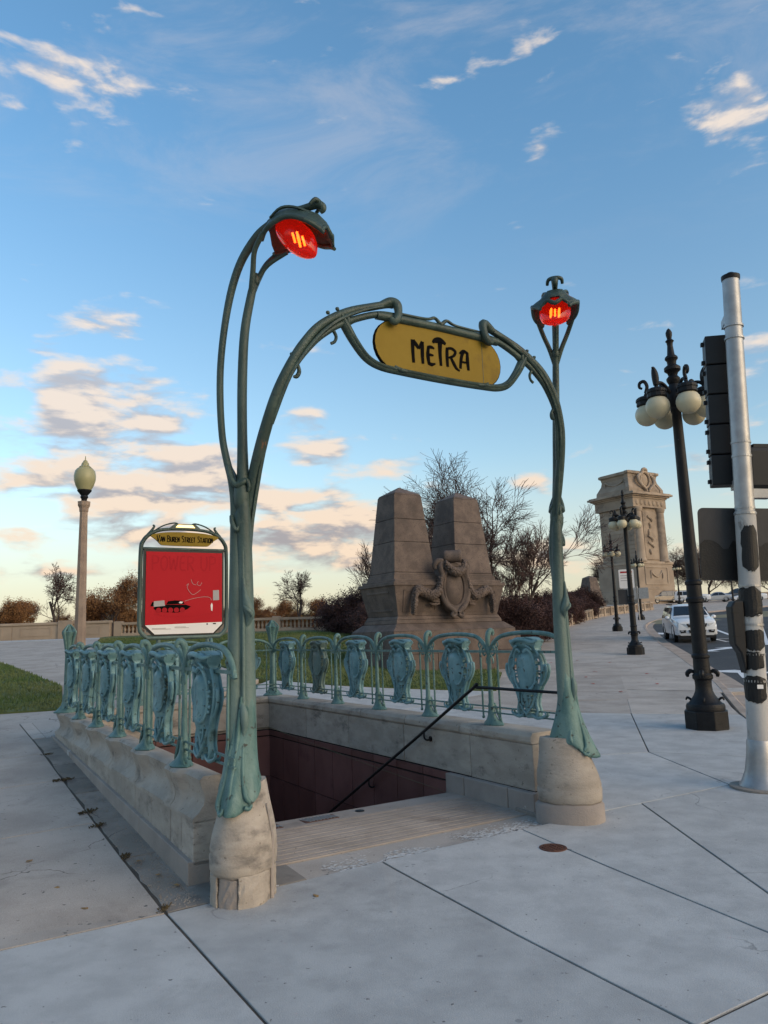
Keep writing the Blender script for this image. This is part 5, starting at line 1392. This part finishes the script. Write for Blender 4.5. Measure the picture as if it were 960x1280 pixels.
# smaller twin obelisk by the pylon
p2 = W(66.5, 62); gz2 = g(p2.x, p2.y)
m2 = thing('far_obelisk', 'squat grey-brown obelisk monument beside the pylon beyond the parapet', 'obelisk', (p2.x, p2.y, gz2 - .3), TH)
m2.scale = (.55, .55, .55); m2.location.x += 2.4
frus(2.4, 2.4, 0, 2.3, 2.3, 2.2).build('base', M['granite'], m2, bevel=.03); frus(2.1, 2.1, 2.2, 1.1, 1.1, 8.0).build('shaft', M['granite'], m2); frus(1.1, 1.1, 8.0, .05, .05, 8.5).build('cap', M['granite'], m2)
frus(1.6, 1.6, 0, 1.6, 1.6, 4.6, -4.2, 0).build('side_block', M['granite'], m2, bevel=.03)
frus(1.75, 1.75, 4.6, 1.75, 1.75, 4.9, -4.2, 0).build('side_block_cap', M['granite'], m2, bevel=.03)

# ------------------------------------------------------------------ lake wall and balustrades
bal = MB().lathe([(.075, 0), (.075, .05), (.05, .07), (.085, .18), (.085, .24), (.045, .38), (.07, .44), (.07, .50)], 8).mesh('baluster', True, 40); bal.materials.append(M['tower'])
def gline(a, b, t): return (a[0] + (b[0] - a[0]) * t, a[1] + (b[1] - a[1]) * t)
lw = thing('lake_wall', 'pale stone wall with framed panels at the far end of the path', 'wall', (-20, 46.2, g(-20, 46.2)))
for k in range(5):
    x0 = -12.0 + k * 3.0
    MB().bb(x0, x0 + 2.98, -.2, .2, -.4, .82).build('panel', M['tower'], lw, bevel=.02)
    for a, b, c, d in ((x0 + .5, x0 + 2.4, .62, .68), (x0 + .5, x0 + 2.4, .16, .22), (x0 + .5, x0 + .56, .22, .62), (x0 + 2.34, x0 + 2.4, .22, .62)): MB().bb(a, b, -.225, -.19, c, d).build('moulding', M['tower'], lw)
    MB().bb(x0 - .02, x0 + 3.0, -.28, .28, .822, .98).build('coping', M['tower'], lw, bevel=.02)
    if k in (1, 4): MB().bb(x0 - .15, x0 + .75, -.34, .34, -.4, 1.06).build('pier', M['tower'], lw, bevel=.02)
b1 = thing('balustrade', 'long stone balustrade at the back of the lawn', 'balustrade', (-16.6, 46.4, g(-16.6, 46.4)))
L_ = 19.5; n_p = 6
zl = lambda x: g(-16.6 + x, 46.4) - g(-16.6, 46.4)
for k in range(n_p + 1):
    x = k * L_ / n_p
    MB().bb(x - .25, x + .25, -.22, .22, zl(x) - .4, zl(x) + .9).build('pier', M['tower'], b1, bevel=.02)
    if k < n_p:
        x1 = (k + 1) * L_ / n_p
        for z0, z1, wd in ((-.4, .17, .2), (.675, .83, .22)):
            MB().loft([[(xx, -wd, zl(xx) + z0), (xx, wd, zl(xx) + z0), (xx, wd, zl(xx) + z1), (xx, -wd, zl(xx) + z1)] for xx in (x + .255, x1 - .255)]).build('plinth' if z0 < 0 else 'handrail_stone', M['tower'], b1)
        nb = 11
        for i in range(nb):
            xx = x + .255 + (x1 - x - .51) * (i + .5) / nb
            obj('baluster', bal, None, b1, loc=(xx, 0, zl(xx) + .172))
rb = [(7.2, 38.5), (8.3, 42.5), (10.27, 49.2), (12.9, 56.3), (17.4, 68.5), (22.6, 79), (27.4, 85.2), (32.5, 92)]
rbs = spline(rb, 4)
b2 = thing('street_parapet', 'low pierced stone parapet along the street walk up to the pylon', 'parapet', (7.2, 38.5, g(7.2, 38.5)))
o0 = Vector(b2.location)
for i in range(len(rbs) - 1):
    a, b = Vector((*rbs[i], 0)), Vector((*rbs[i + 1], 0)); t = (b - a).normalized(); n_ = Vector((-t.y, t.x, 0))
    def bx(s0, s1, d, z0, z1, nm, bev=.02):
        p0, p1 = a + (b - a) * s0, a + (b - a) * s1
        za, zb = g(p0.x, p0.y), g(p1.x, p1.y)
        vs_ = []
        for p_, zz in ((p0, za), (p1, zb)):
            for dd in (-d, d):
                for h in (z0, z1): vs_.append(tuple(p_ + n_ * dd + Vector((0, 0, zz + h)) - o0))
        MB().add(vs_, [(0, 1, 3, 2), (4, 6, 7, 5), (0, 4, 5, 1), (2, 3, 7, 6), (0, 2, 6, 4), (1, 5, 7, 3)]).build(nm, M['tower'], b2, bevel=bev)
    bx(.0, .16, .24, -.3, .98, 'pier')
    bx(.165, .995, .15, -.3, .25, 'plinth'); bx(.165, .995, .19, .74, .92, 'coping')
    for s0, s1 in ((.165, .24), (.36, .44), (.56, .64), (.76, .84), (.92, .995)): bx(s0, s1, .11, .25, .74, 'upright', 0)

# ------------------------------------------------------------------ parking signs
ps = thing('parking_sign', 'white parking sign with a red line on a slim steel post by the kerb lamps', 'sign', (15.35, 47.6, g(15.35, 47.6)), R(-12))
MB().lathe([(.16, 0), (.16, .06), (.045, .09), (.045, 3.6), (.001, 3.61)], 12).build('post', M['steel'], ps)
pn = MB().prism(rrect(-.50, .42, 2.75, 3.95, .08), -.07, -.055).build('plate', M['white'], ps)
for z, m_, h in ((3.72, 'red2', .10), (3.52, 'grey', .05), (3.38, 'grey', .05), (3.22, 'grey', .04)): MB().bb(-.40, .32, -.074, -.071, z, z + h).build('lettering', M[m_], pn)
MB().prism(rrect(-.62, .34, 1.75, 2.68, .06), .055, .07).build('back_plate', M['signback'], ps)
ps2 = thing('parking_sign', 'pair of small grey sign plates on the lamp at the kerb bend', 'sign', (23.0, 68.7, g(23.0, 68.7)), R(-18))
MB().lathe([(.05, 0), (.05, 3.1), (.001, 3.11)], 10).build('post', M['steel'], ps2)
MB().prism(rrect(-1.2, -.1, 1.9, 3.0, .06), -.08, -.06).build('plate', M['steel'], ps2); MB().prism(rrect(.1, .95, 1.95, 2.95, .06), -.08, -.06).build('plate', M['steel'], ps2)
MB().bb(-1.2, .95, -.06, -.04, 2.4, 2.46).build('crossbar', M['steel'], ps2)

# ------------------------------------------------------------------ cars
def car(label, cat, paint, suv, at, rz, group=None, detail=True):
    """length along +y (front), base at the ground"""
    r = thing('suv' if suv else 'parked_car', label, cat, at, rz, group)
    if suv:   # y, half width at sill, belt, roof ; z sill, belt, top
        ST = [(2.55, .62, .70, .66, .42, .62, .80), (2.50, .82, .86, .80, .34, .70, .98), (2.35, .92, .93, .86, .32, .80, 1.08), (1.9, .95, .96, .90, .32, .90, 1.14), (1.25, .96, .97, .92, .32, .98, 1.19), (1.05, .96, .97, .90, .32, 1.02, 1.24), (.35, .96, .97, .76, .32, 1.06, 1.72), (.1, .96, .97, .74, .32, 1.06, 1.77), (-.9, .96, .97, .74, .32, 1.07, 1.80), (-1.9, .95, .96, .72, .32, 1.08, 1.77), (-2.3, .92, .94, .70, .36, 1.08, 1.70), (-2.52, .84, .88, .72, .45, 1.05, 1.25)]
        wr, wy, hw = .385, (1.52, -1.52), .97
    else:
        ST = [(2.30, .60, .66, .60, .32, .50, .62), (2.2, .80, .84, .74, .26, .58, .74), (1.6, .88, .89, .80, .24, .70, .88), (.95, .89, .90, .82, .24, .80, .96), (.15, .89, .90, .64, .24, .88, 1.38), (-.2, .89, .90, .62, .24, .90, 1.44), (-.8, .89, .90, .62, .24, .90, 1.43), (-1.5, .88, .89, .68, .24, .92, 1.10), (-2.1, .82, .86, .74, .28, .86, 1.02), (-2.3, .74, .80, .70, .36, .80, .95)]
        wr, wy, hw = .32, (1.38, -1.32), .90
    rings = []
    for y, a, b, c, z0, z1, z2 in ST:
        half = [(a * .9, z0), (a, z0 + .06), (b, (z0 + z1) / 2), (b * .995, z1), (b * .97, z1 + .03), ((b + c) / 2 * .995, (z1 + z2) / 2 + .02), (c, z2 - .05), (c * .85, z2), (c * .4, z2 + .02)]
        rings.append([(x, y, z) for x, z in half] + [(-x, y, z) for x, z in reversed(half)])
    body = MB().loft(rings).build('body', paint, r, smooth=True, ang=32)
    def quad(ps, name, mat, par=r, t=.012): 
        n_ = (Vector(ps[1]) - Vector(ps[0])).cross(Vector(ps[2]) - Vector(ps[0])).normalized() * t
        m_ = len(ps)
        MB().add([tuple(Vector(p) + n_) for p in ps] + [tuple(Vector(p) - n_) for p in ps], [tuple(range(m_)), tuple(range(2 * m_ - 1, m_ - 1, -1))] + [(i, i + m_, (i + 1) % m_ + m_, (i + 1) % m_) for i in range(m_)]).build(name, mat, par)
    if suv:
        quad([(-.80, 1.02, 1.265), (.80, 1.02, 1.265), (.665, .385, 1.705), (-.665, .385, 1.705)], 'windscreen', M['glass'], t=.02)
        for s in (-1, 1):
            for y0, y1 in ((.62, -.28), (-.36, -1.25), (-1.33, -2.1)):
                quad([(s * .945, y0 + (.22 if y0 > 0 else 0), 1.11), (s * .945, y1, 1.11), (s * .785, y1 + (.15 if y1 < -2 else 0), 1.66), (s * .785, y0 - .1 if y0 > 0 else y0, 1.66)], 'side_window', M['glass'], t=.022)
            mr = MB(); mr.ball((s * 1.09, .92, 1.17), (.12, .09, .09), 10, 6); mr.bb(s * .93, s * 1.02, .88, .95, 1.10, 1.15); mr.build('mirror', paint, r, smooth=True, ang=40)
            quad([(s * .84, 2.47, .92), (s * .52, 2.545, .90), (s * .50, 2.555, .78), (s * .86, 2.45, .80)], 'headlight', M['lens'], t=.02)
            quad([(s * .80, 2.525, .60), (s * .50, 2.56, .60), (s * .52, 2.565, .48), (s * .74, 2.535, .46)], 'lower_intake', M['rubber'], t=.02)
            quad([(s * .73, 2.545, .585), (s * .62, 2.56, .585), (s * .62, 2.56, .545), (s * .73, 2.545, .545)], 'fog_lamp', M['lens'], t=.028)
        gr = None
        quad([(-.47, 2.57, .90), (.47, 2.57, .90), (.40, 2.585, .74), (-.40, 2.585, .74)], 'grille', M['rubber'], t=.025)
        for s in (-1, 1): quad([(s * .06, 2.60, .87), (s * .40, 2.585, .87), (s * .36, 2.60, .845), (s * .05, 2.61, .845)], 'grille_bar', M['steel'], t=.015)
        quad([(-.40, 2.585, .60), (.40, 2.585, .60), (.36, 2.59, .46), (-.36, 2.59, .46)], 'lower_intake', M['rubber'], t=.022)
        quad([(-.15, 2.60, .66), (.15, 2.60, .66), (.15, 2.60, .58), (-.15, 2.60, .58)], 'number_plate', M['white'], t=.02)
        MB().bb(-.80, .80, 2.2, 2.5, .22, .36).build('skirt', M['rubber'], r)
        for s in (-1, 1): MB().bb(s * .68, s * .72, -1.9, .1, 1.80, 1.845).build('roof_rail', M['rubber'], r)
        quad([(-.10, .78, 1.44), (-.02, .78, 1.44), (-.02, .74, 1.48), (-.10, .74, 1.48)], 'wiper', M['rubber'], t=.01)
    else:
        quad([(-.74, .88, .985), (.74, .88, .985), (.56, .20, 1.35), (-.56, .20, 1.35)], 'windscreen', M['glass'], t=.02)
        for s in (-1, 1):
            quad([(s * .875, .62, .95), (s * .875, -.32, .95), (s * .70, -.32, 1.34), (s * .70, .12, 1.34)], 'side_window', M['glass'], t=.03)
            quad([(s * .875, -.38, .95), (s * .865, -1.25, .97), (s * .70, -.86, 1.34), (s * .70, -.38, 1.34)], 'side_window', M['glass'], t=.03)
            quad([(s * .74, 2.24, .70), (s * .48, 2.29, .68), (s * .48, 2.30, .58), (s * .76, 2.23, .60)], 'headlight', M['lens'], t=.02)
    for y in wy:
        for s in (-1, 1):
            wl = MB(); pr_ = [(.02, -.11), (wr * .62, -.11), (wr * .66, -.10), (wr, -.09), (wr, .09), (wr * .66, .10), (wr * .6, .05), (.02, .04)]
            wl.lathe(pr_, 20); wl.xf(Matrix.Translation((s * (hw - .105), y, wr)) @ Matrix.Rotation(R(90 * s), 4, 'Y'))
            wo_ = wl.build('wheel', M['rubber'], r, smooth=True, ang=30)
            rm = MB().lathe([(.02, .0), (wr * .60, .0), (wr * .60, .03), (.02, .045)], 16); rm.xf(Matrix.Translation((s * (hw - .06), y, wr)) @ Matrix.Rotation(R(90 * s), 4, 'Y')); rm.build('rim', M['steel'], wo_)
            arch_ = MB(); arch_.stube([(s * (hw - .02), y + (wr + .05) * math.cos(R(a)), wr + (wr + .05) * math.sin(R(a)), .03) for a in range(0, 181, 20)], 6, 2); arch_.build('wheel_arch', M['rubber'], r, smooth=True)
    return r
hd_ = math.atan2(-.18, -.98)
def rzface(dx, dy): return math.atan2(-dx, dy)     # +y turned to (dx, dy)
RD = -.08
sx_, sy_ = 15.35, 38.6
su = car('white SUV driving down the road towards the street lamps', 'suv', M['carwhite'], True, (sx_, sy_, g(sx_, sy_) + RD), rzface(-.22, -.975))
su.rotation_euler = (R(-1.8), 0, rzface(-.22, -.975))
far_z = lambda x, y: g(x, y) + .0
for x, y, pt, sv, lab, dx, dy in ((41.2, 112.5, 'cardark', True, 'dark blue SUV parked beside the foot of the pylon', -.9, -.3), (45.6, 112.0, 'carwhite', True, 'white SUV half hidden behind the near street lamp', .9, -.35), (48.6, 111.0, 'carsilver', False, 'silver saloon parked behind the far street lamp', -.95, .25), (52.6, 109.0, 'carwhite', False, 'white saloon parked in front of the dark car', -.95, .25), (53.5, 114.5, 'cardark', True, 'dark SUV parked behind the white saloon', -.95, .25), (64, 112, 'carsilver', False, 'silver car parked by the far stone parapet', -.95, .25)):
    car(lab, 'suv' if sv else 'car', M[pt], sv, (x, y, far_z(x, y)), rzface(dx, dy), 'cars parked on the far plaza')
fp = thing('far_parapet', 'pale stone parapet behind the cars parked at the far plaza', 'parapet', (62, 122, 4.95))
for k in range(12):
    MB().bb(-8 + k * 3, -8 + k * 3 + 2.9, -.3, .3, -.5, .9).build('panel', M['tower'], fp, bevel=.03); MB().bb(-8.05 + k * 3, -8 + k * 3 + 2.95, -.4, .4, .9, 1.15).build('coping', M['tower'], fp)
    MB().bb(-8.1 + k * 3, -7.5 + k * 3, -.45, .45, -.5, 1.3).build('pier', M['tower'], fp)

# ------------------------------------------------------------------ trees
def bare(seed, H, spread, levels=5, trunk=.18, fork=.28, twig=.010, kids=(3, 5), upb=.25, stems=1, droop=0.0, lenf=.62):
    q = random.Random(seed); thick, thin, tips = MB(), MB(), []
    def branch(p, d, L, r, lv):
        n_ = 4 if lv < 2 else 3
        pts, rad = [p], [r]
        cur, dd = p.copy(), d.copy()
        r1 = r * (.62 if lv < levels else .4)
        for i in range(n_):
            dd = (dd + Vector((q.gauss(0, .13), q.gauss(0, .13), q.gauss(0, .10) + upb * .10 - droop * lv * .05))).normalized()
            cur = cur + dd * (L / n_); pts.append(cur.copy()); rad.append(max(twig * .7, r + (r1 - r) * (i + 1) / n_))
        (thick if lv < 2 else thin).tube(pts, rad, 7 if lv < 1 else (5 if lv < 2 else 3), cap=False)
        if lv >= levels: tips.append((cur, dd)); return
        nk = q.randint(*kids) + (1 if lv == 0 else 0)
        for k_ in range(nk):
            t = fork + (1 - fork) * (k_ + q.random()) / nk if lv == 0 else .25 + .75 * (k_ + q.random()) / nk
            i = min(n_ - 1, int(t * n_)); fr_ = t * n_ - i
            pp = pts[i].lerp(pts[i + 1], min(fr_, 1)); ang = q.uniform(.45, .95) * spread; a = q.uniform(0, 6.28)
            o1 = dd.orthogonal().normalized(); o2 = dd.cross(o1)
            nd = (dd * math.cos(ang) + (o1 * math.cos(a) + o2 * math.sin(a)) * math.sin(ang) + Vector((0, 0, upb * .4))).normalized()
            branch(pp, nd, L * lenf * q.uniform(.75, 1.15), max(twig, rad[i] * .55), lv + 1)
        if lv > 0: branch(cur, dd, L * lenf * .9, max(twig, r1 * .9), lv + 1)
    for s in range(stems):
        a = q.uniform(0, 6.28); lean = 0 if stems == 1 else .35
        branch(Vector((math.cos(a) * .15 * (stems > 1), math.sin(a) * .15 * (stems > 1), -.1)), Vector((math.cos(a) * lean, math.sin(a) * lean, 1)).normalized(), H * (.42 if stems == 1 else .38), trunk, 0)
    top = max(p[2] for p in thin.v)
    s = H / top
    for m_ in (thick, thin): m_.v = [(x * s, y * s, z * s) for x, y, z in m_.v]
    return thick.mesh('trunk', True, 60), thin.mesh('crown'), [(p * s, d) for p, d in tips]
def leaves(tips, per, size, rad, seed):
    q = random.Random(seed); vs_, fs = [], []
    for p, d in tips:
        for k_ in range(per):
            c = p + Vector((q.gauss(0, rad), q.gauss(0, rad), q.gauss(0, rad)))
            if c.z < .1: continue
            a = Vector((q.gauss(0, 1), q.gauss(0, 1), q.gauss(0, 1))).normalized() * size * q.uniform(.6, 1.3); b = a.orthogonal().normalized() * size * .6
            o = len(vs_); vs_ += [tuple(c - a), tuple(c + b), tuple(c + a), tuple(c - b)]; fs.append((o, o + 1, o + 2, o + 3))
    me = bpy.data.meshes.new('foliage'); me.from_pydata(vs_, [], fs); return me
def mset(me, m_): me.materials.append(m_); return me
KIND = {}
t, c, tp_ = bare(5, 10.6, 1.05, 5, .20, .30, .0125, (5, 6), .10, lenf=.68); KIND['big'] = [('trunk', mset(t, M['bark'])), ('crown', mset(c, M['twig']))]
t, c, tp_ = bare(12, 8, .85, 5, .10, .18, .011, (3, 5), .30, lenf=.66); KIND['slim'] = [('trunk', mset(t, M['bark'])), ('crown', mset(c, M['twig']))]
t, c, tp_ = bare(21, 5.5, 1.15, 5, .11, .30, .011, (3, 4), .05); KIND['round'] = [('trunk', mset(t, M['bark'])), ('crown', mset(c, M['twig']))]
t, c, tp_ = bare(33, 8, .9, 5, .15, .12, .012, (4, 5), .15); KIND['brown'] = [('trunk', mset(t, M['bark'])), ('crown', mset(c, M['twig'])), ('foliage', mset(leaves(tp_, 5, .085, .25, 1), M['leafbrown']))]
t, c, tp_ = bare(35, 7.5, .95, 5, .15, .15, .012, (3, 5), .2); KIND['olive'] = [('trunk', mset(t, M['bark'])), ('crown', mset(c, M['twig'])), ('foliage', mset(leaves(tp_[::2], 3, .08, .25, 2), M['leafolive']))]
t, c, tp_ = bare(41, 4.0, 1.2, 5, .05, .05, .009, (3, 4), .0, 5); KIND['shrub'] = [('trunk', mset(t, M['twig'])), ('crown', mset(c, M['twig'])), ('foliage', mset(leaves(tp_, 3, .05, .16, 3), M['leafpurple']))]
t, c, tp_ = bare(44, 2.6, 1.25, 5, .04, .05, .009, (3, 4), -.05, 7); KIND['bush'] = [('trunk', mset(t, M['twig'])), ('crown', mset(c, M['twig'])), ('foliage', mset(leaves(tp_, 4, .05, .14, 4), M['leafpurple']))]
def tree(kind, x, y, sc, rz, label, group=None, dz=0.0, sz=None):
    r = thing('tree' if kind not in ('shrub', 'bush') else 'shrub', label, 'tree' if kind not in ('shrub', 'bush') else 'shrub', (x, y, g(x, y) + dz), R(rz), group)
    r.scale = (sc, sc, sz or sc)
    for nm, me in KIND[kind]: obj(nm, me, None, r)
    return r
ORD = ['first', 'second', 'third', 'fourth', 'fifth', 'sixth', 'seventh', 'eighth', 'ninth', 'tenth', 'eleventh', 'twelfth']
tree('big', 5.7, 44.0, 1.18, 30, 'large bare tree standing behind the right obelisk', None, 0, 1.04)
tree('slim', 6.9, 39.0, .92, 75, 'slim bare tree between the right obelisk and the lamp standard')
tree('slim', 6.9, 42.0, .70, 10, 'small bare tree at the right edge of the monument')
tree('round', -22.0, 50.0, .88, 0, 'spreading bare tree behind the lake wall')
tree('brown', -19.0, 52.0, .66, 40, 'rust-brown leafy tree behind the concrete lamp post', None, -1.0)
tree('olive', -16.0, 54.0, .60, 10, 'yellowing half-bare tree left of the red poster', None, -1.0)
tree('round', -14.9, 48.6, .66, 120, 'dark round bare tree beside the poster frame')
tree('round', -5.6, 47.6, .72, 200, 'round bare tree in front of the balustrade between portal and monument')
tree('slim', -1.2, 41, .80, 150, 'wispy bare tree leaning out from behind the left obelisk')
tree('shrub', -1.4, 43, 1.0, 20, 'dense purple shrub left of the monument base')
tree('shrub', .6, 40, .9, 80, 'dense purple shrub behind the monument base')
for i, (x, y, s, a) in enumerate(((6.0, 36, 1.0, 0), (7.2, 40.5, .95, 60), (8.2, 45, 1.0, 130), (5.0, 33.5, .95, 210), (9.3, 50, 1.0, 70), (10.8, 55.0, 1.0, 30), (12.5, 60, 1.1, 90), (14.5, 65, 1.1, 150), (16.5, 70, 1.1, 10), (18.8, 76, 1.15, 120), (21.5, 83, 1.2, 220))):
    tree('bush', x, y, s * 1.0, a, 'dark purple bush in the hedge, ' + ORD[i] + ' from the monument along the street parapet', 'bushes in the hedge behind the street parapet')
for i, (x, y, s, a, kd) in enumerate(((-30, 58, 1.0, 0, 'brown'), (-34, 62, 1.0, 50, 'olive'), (-26, 60, .7, 90, 'brown'), (-24.5, 56, .62, 10, 'olive'), (-21, 58, .6, 10, 'brown'), (-11.5, 56, .62, 60, 'olive'), (-9, 58, .68, 140, 'brown'), (-6.5, 57, .6, 210, 'brown'), (-3.5, 58, .62, 20, 'olive'), (-1.5, 57, .55, 100, 'brown'), (1.5, 59, .6, 160, 'olive'), (-13.5, 60, .7, 0, 'brown'))):
    tree(kd, x, y, s * .52, a, ('rust-brown' if kd == 'brown' else 'yellowing thin') + ' autumn tree, ' + ORD[(1, 0, 2, 3, 4, 6, 7, 8, 9, 10, 11, 5)[i]] + ' in the row beyond the lake wall towards the monument', 'autumn trees beyond the balustrade', -1.2)
for i, (x, y, s, a) in enumerate(((43.5, 124, 1.25, 0), (47.5, 128, 1.35, 60), (51, 126, 1.2, 120), (56, 130, 1.4, 180), (61, 128, 1.2, 240), (67, 131, 1.3, 20), (40, 132, 1.2, 90), (74, 130, 1.3, 140))):
    tree('big', x, y, s * .8, a, 'far bare tree, ' + ORD[(1, 2, 3, 4, 5, 6, 0, 7)[i]] + ' from the pylon behind the parked cars', 'bare trees beyond the parked cars')
for i, (x, y, sc_, a, kd) in enumerate(((-33, 66, .55, 0, 'brown'), (-29, 66, .5, 70, 'olive'), (-25.5, 66, .55, 140, 'brown'), (-22.8, 66, .5, 200, 'brown'), (-18, 66, .5, 250, 'olive'), (-12.5, 66, .5, 300, 'brown'), (-9.8, 66, .46, 20, 'brown'), (-7.6, 66, .5, 90, 'olive'), (-5.2, 66, .46, 160, 'brown'), (-2.6, 66, .48, 220, 'brown'), (0, 66, .5, 310, 'olive'))):
    tree(kd, x, y, sc_, a, 'small ' + ('rusty' if kd == 'brown' else 'thin yellowish') + ' tree in the low far thicket beyond the balustrade', 'far thicket trees beyond the balustrade', -1.3)
# two lit lamps far off
for x, y, lab in ((44.6, 119, 'small lit lamp far behind the foot of the pylon'), (47.9, 118.5, 'small lit lamp far behind the near street lamp pole'), (15.6, 88.0, 'slim far lamp post rising over the purple hedge')):
    fl = thing('far_lamp', lab, 'lamp', (x, y, g(x, y)))
    h = 4.6 if x > 20 else 5.6
    MB().lathe([(.12, 0), (.08, .3), (.06, h), (.001, h + .01)], 8).build('pole', M['lamp_conc'], fl); MB().ball((0, 0, h + .25), .30, 12, 8).build('globe', M['lampglow'] if x > 20 else M['acorn'], fl, smooth=True)

# ------------------------------------------------------------------ small litter
q = random.Random(9)
lf = MB().add([(0, -.03, 0), (.022, -.008, .006), (.012, .02, .003), (0, .035, .008), (-.014, .018, .004), (-.02, -.01, .008)], [(0, 1, 2, 3, 4, 5)]).mesh('fallen_leaf'); lf.materials.append(M['leafred'])
lfd = lf.copy(); lfd.materials.clear(); lfd.materials.append(M['leafdry'])
for i, (x, y) in enumerate(((5.1, 16.9), (5.3, 20.6), (6.0, 22.2), (5.6, 23.6), (6.4, 18.3), (5.9, 25.4), (7.1, 21.0), (5.6, 26.3), (6.7, 27.0), (7.4, 25.5), (5.0, 18.8))):
    o = obj('fallen_leaf', lf, None, None, loc=(x, y, g(x, y) + .004), rz=q.uniform(0, 6)); o.scale = (2.2, 2.2, 2); tag(o, 'small red leaf lying on the tan street walk', 'leaf', 'red leaves on the street walk')
for i in range(9):
    u, v = ((-.25, .62), (-.2, .35), (-.3, 1.0), (-.9, .8), (-1.2, .5), (-.8, .3), (.5, -.4), (-1.6, 1.6), (-1.0, 1.5))[i]
    p = W(u, v); o = obj('fallen_leaf', lfd, None, None, loc=(p.x, p.y, g(p.x, p.y) + .003), rz=q.uniform(0, 6)); o.scale = (.8, .9, 1); tag(o, 'dry tan leaf lying on the pavement near the left stone base', 'leaf', 'dry leaves on the pavement')
def tuft(seed, n_, rad, h):
    q = random.Random(seed); vs_, fs = [], []
    for k_ in range(n_):
        a, r = q.uniform(0, 6.28), rad * math.sqrt(q.random()); x, y = r * math.cos(a) * 1.8, r * math.sin(a) * .7
        b = q.uniform(0, 6.28); l = h * q.uniform(.4, 1.2); o = len(vs_)
        dx, dy = math.cos(b) * l * q.uniform(.3, 1.1), math.sin(b) * l * q.uniform(.3, 1.1)
        vs_ += [(x - .0022, y, 0), (x + .0022, y + .001, 0), (x + dx * .5, y + dy * .5, l * .6), (x + dx, y + dy, l * .55)]; fs += [(o, o + 1, o + 2), (o, o + 2, o + 3)]
    me = bpy.data.meshes.new('weed_tuft'); me.from_pydata(vs_, [], fs); me.materials.append(M['straw']); return me
tf = [tuft(1, 70, .045, .04), tuft(2, 90, .06, .045), tuft(3, 45, .04, .035)]
for i, (u, v, k_, a, lab) in enumerate(((-.385, 4.05, 1, 10, 'dry weeds in the joint halfway along the scalloped parapet'), (-.385, 2.62, 1, 40, 'dry weeds in the joint beside the patched strip'), (-.385, 2.12, 0, 20, 'dark dry weeds where two tan slabs meet'), (-.36, 5.6, 2, 0, 'small tuft of weeds near the parapet corner'), (-.36, 1.16, 0, 70, 'withered weeds in the cracked strip'), (.02, -.02, 1, 15, 'straw and litter at the foot of the chipped stone base'), (-.385, -.0, 2, 50, 'brown weeds at the corner of the cracked strip'))):
    p = W(u, v); o = obj('weed_tuft', tf[k_], None, None, loc=(p.x, p.y, g(p.x, p.y) - .004), rz=TH + R(a)); tag(o, lab, 'weeds')
# grit along the parapet foot
vs_, fs = [], []
for i in range(900):
    u = -.37 + abs(q.gauss(0, .12)) if i % 2 else -.16 - abs(q.gauss(0, .05)); v = q.uniform(-.05, 5.5) * (q.random() ** .6); u = max(-.42, min(u, -.14))
    p = W(u, v); r = q.uniform(.002, .008); z = g(p.x, p.y) - .004; o = len(vs_)
    vs_ += [(p.x - r, p.y - r * .6, z), (p.x + r, p.y - r * .4, z), (p.x + r * .2, p.y + r, z), (p.x, p.y, z + r * 1.3)]; fs += [(o, o + 1, o + 3), (o + 1, o + 2, o + 3), (o + 2, o, o + 3)]
me = bpy.data.meshes.new('grit'); me.from_pydata(vs_, [], fs)
tag(obj('grit', me, M['strip'], kind='stuff'), 'loose grit along the foot of the scalloped parapet', 'grit')
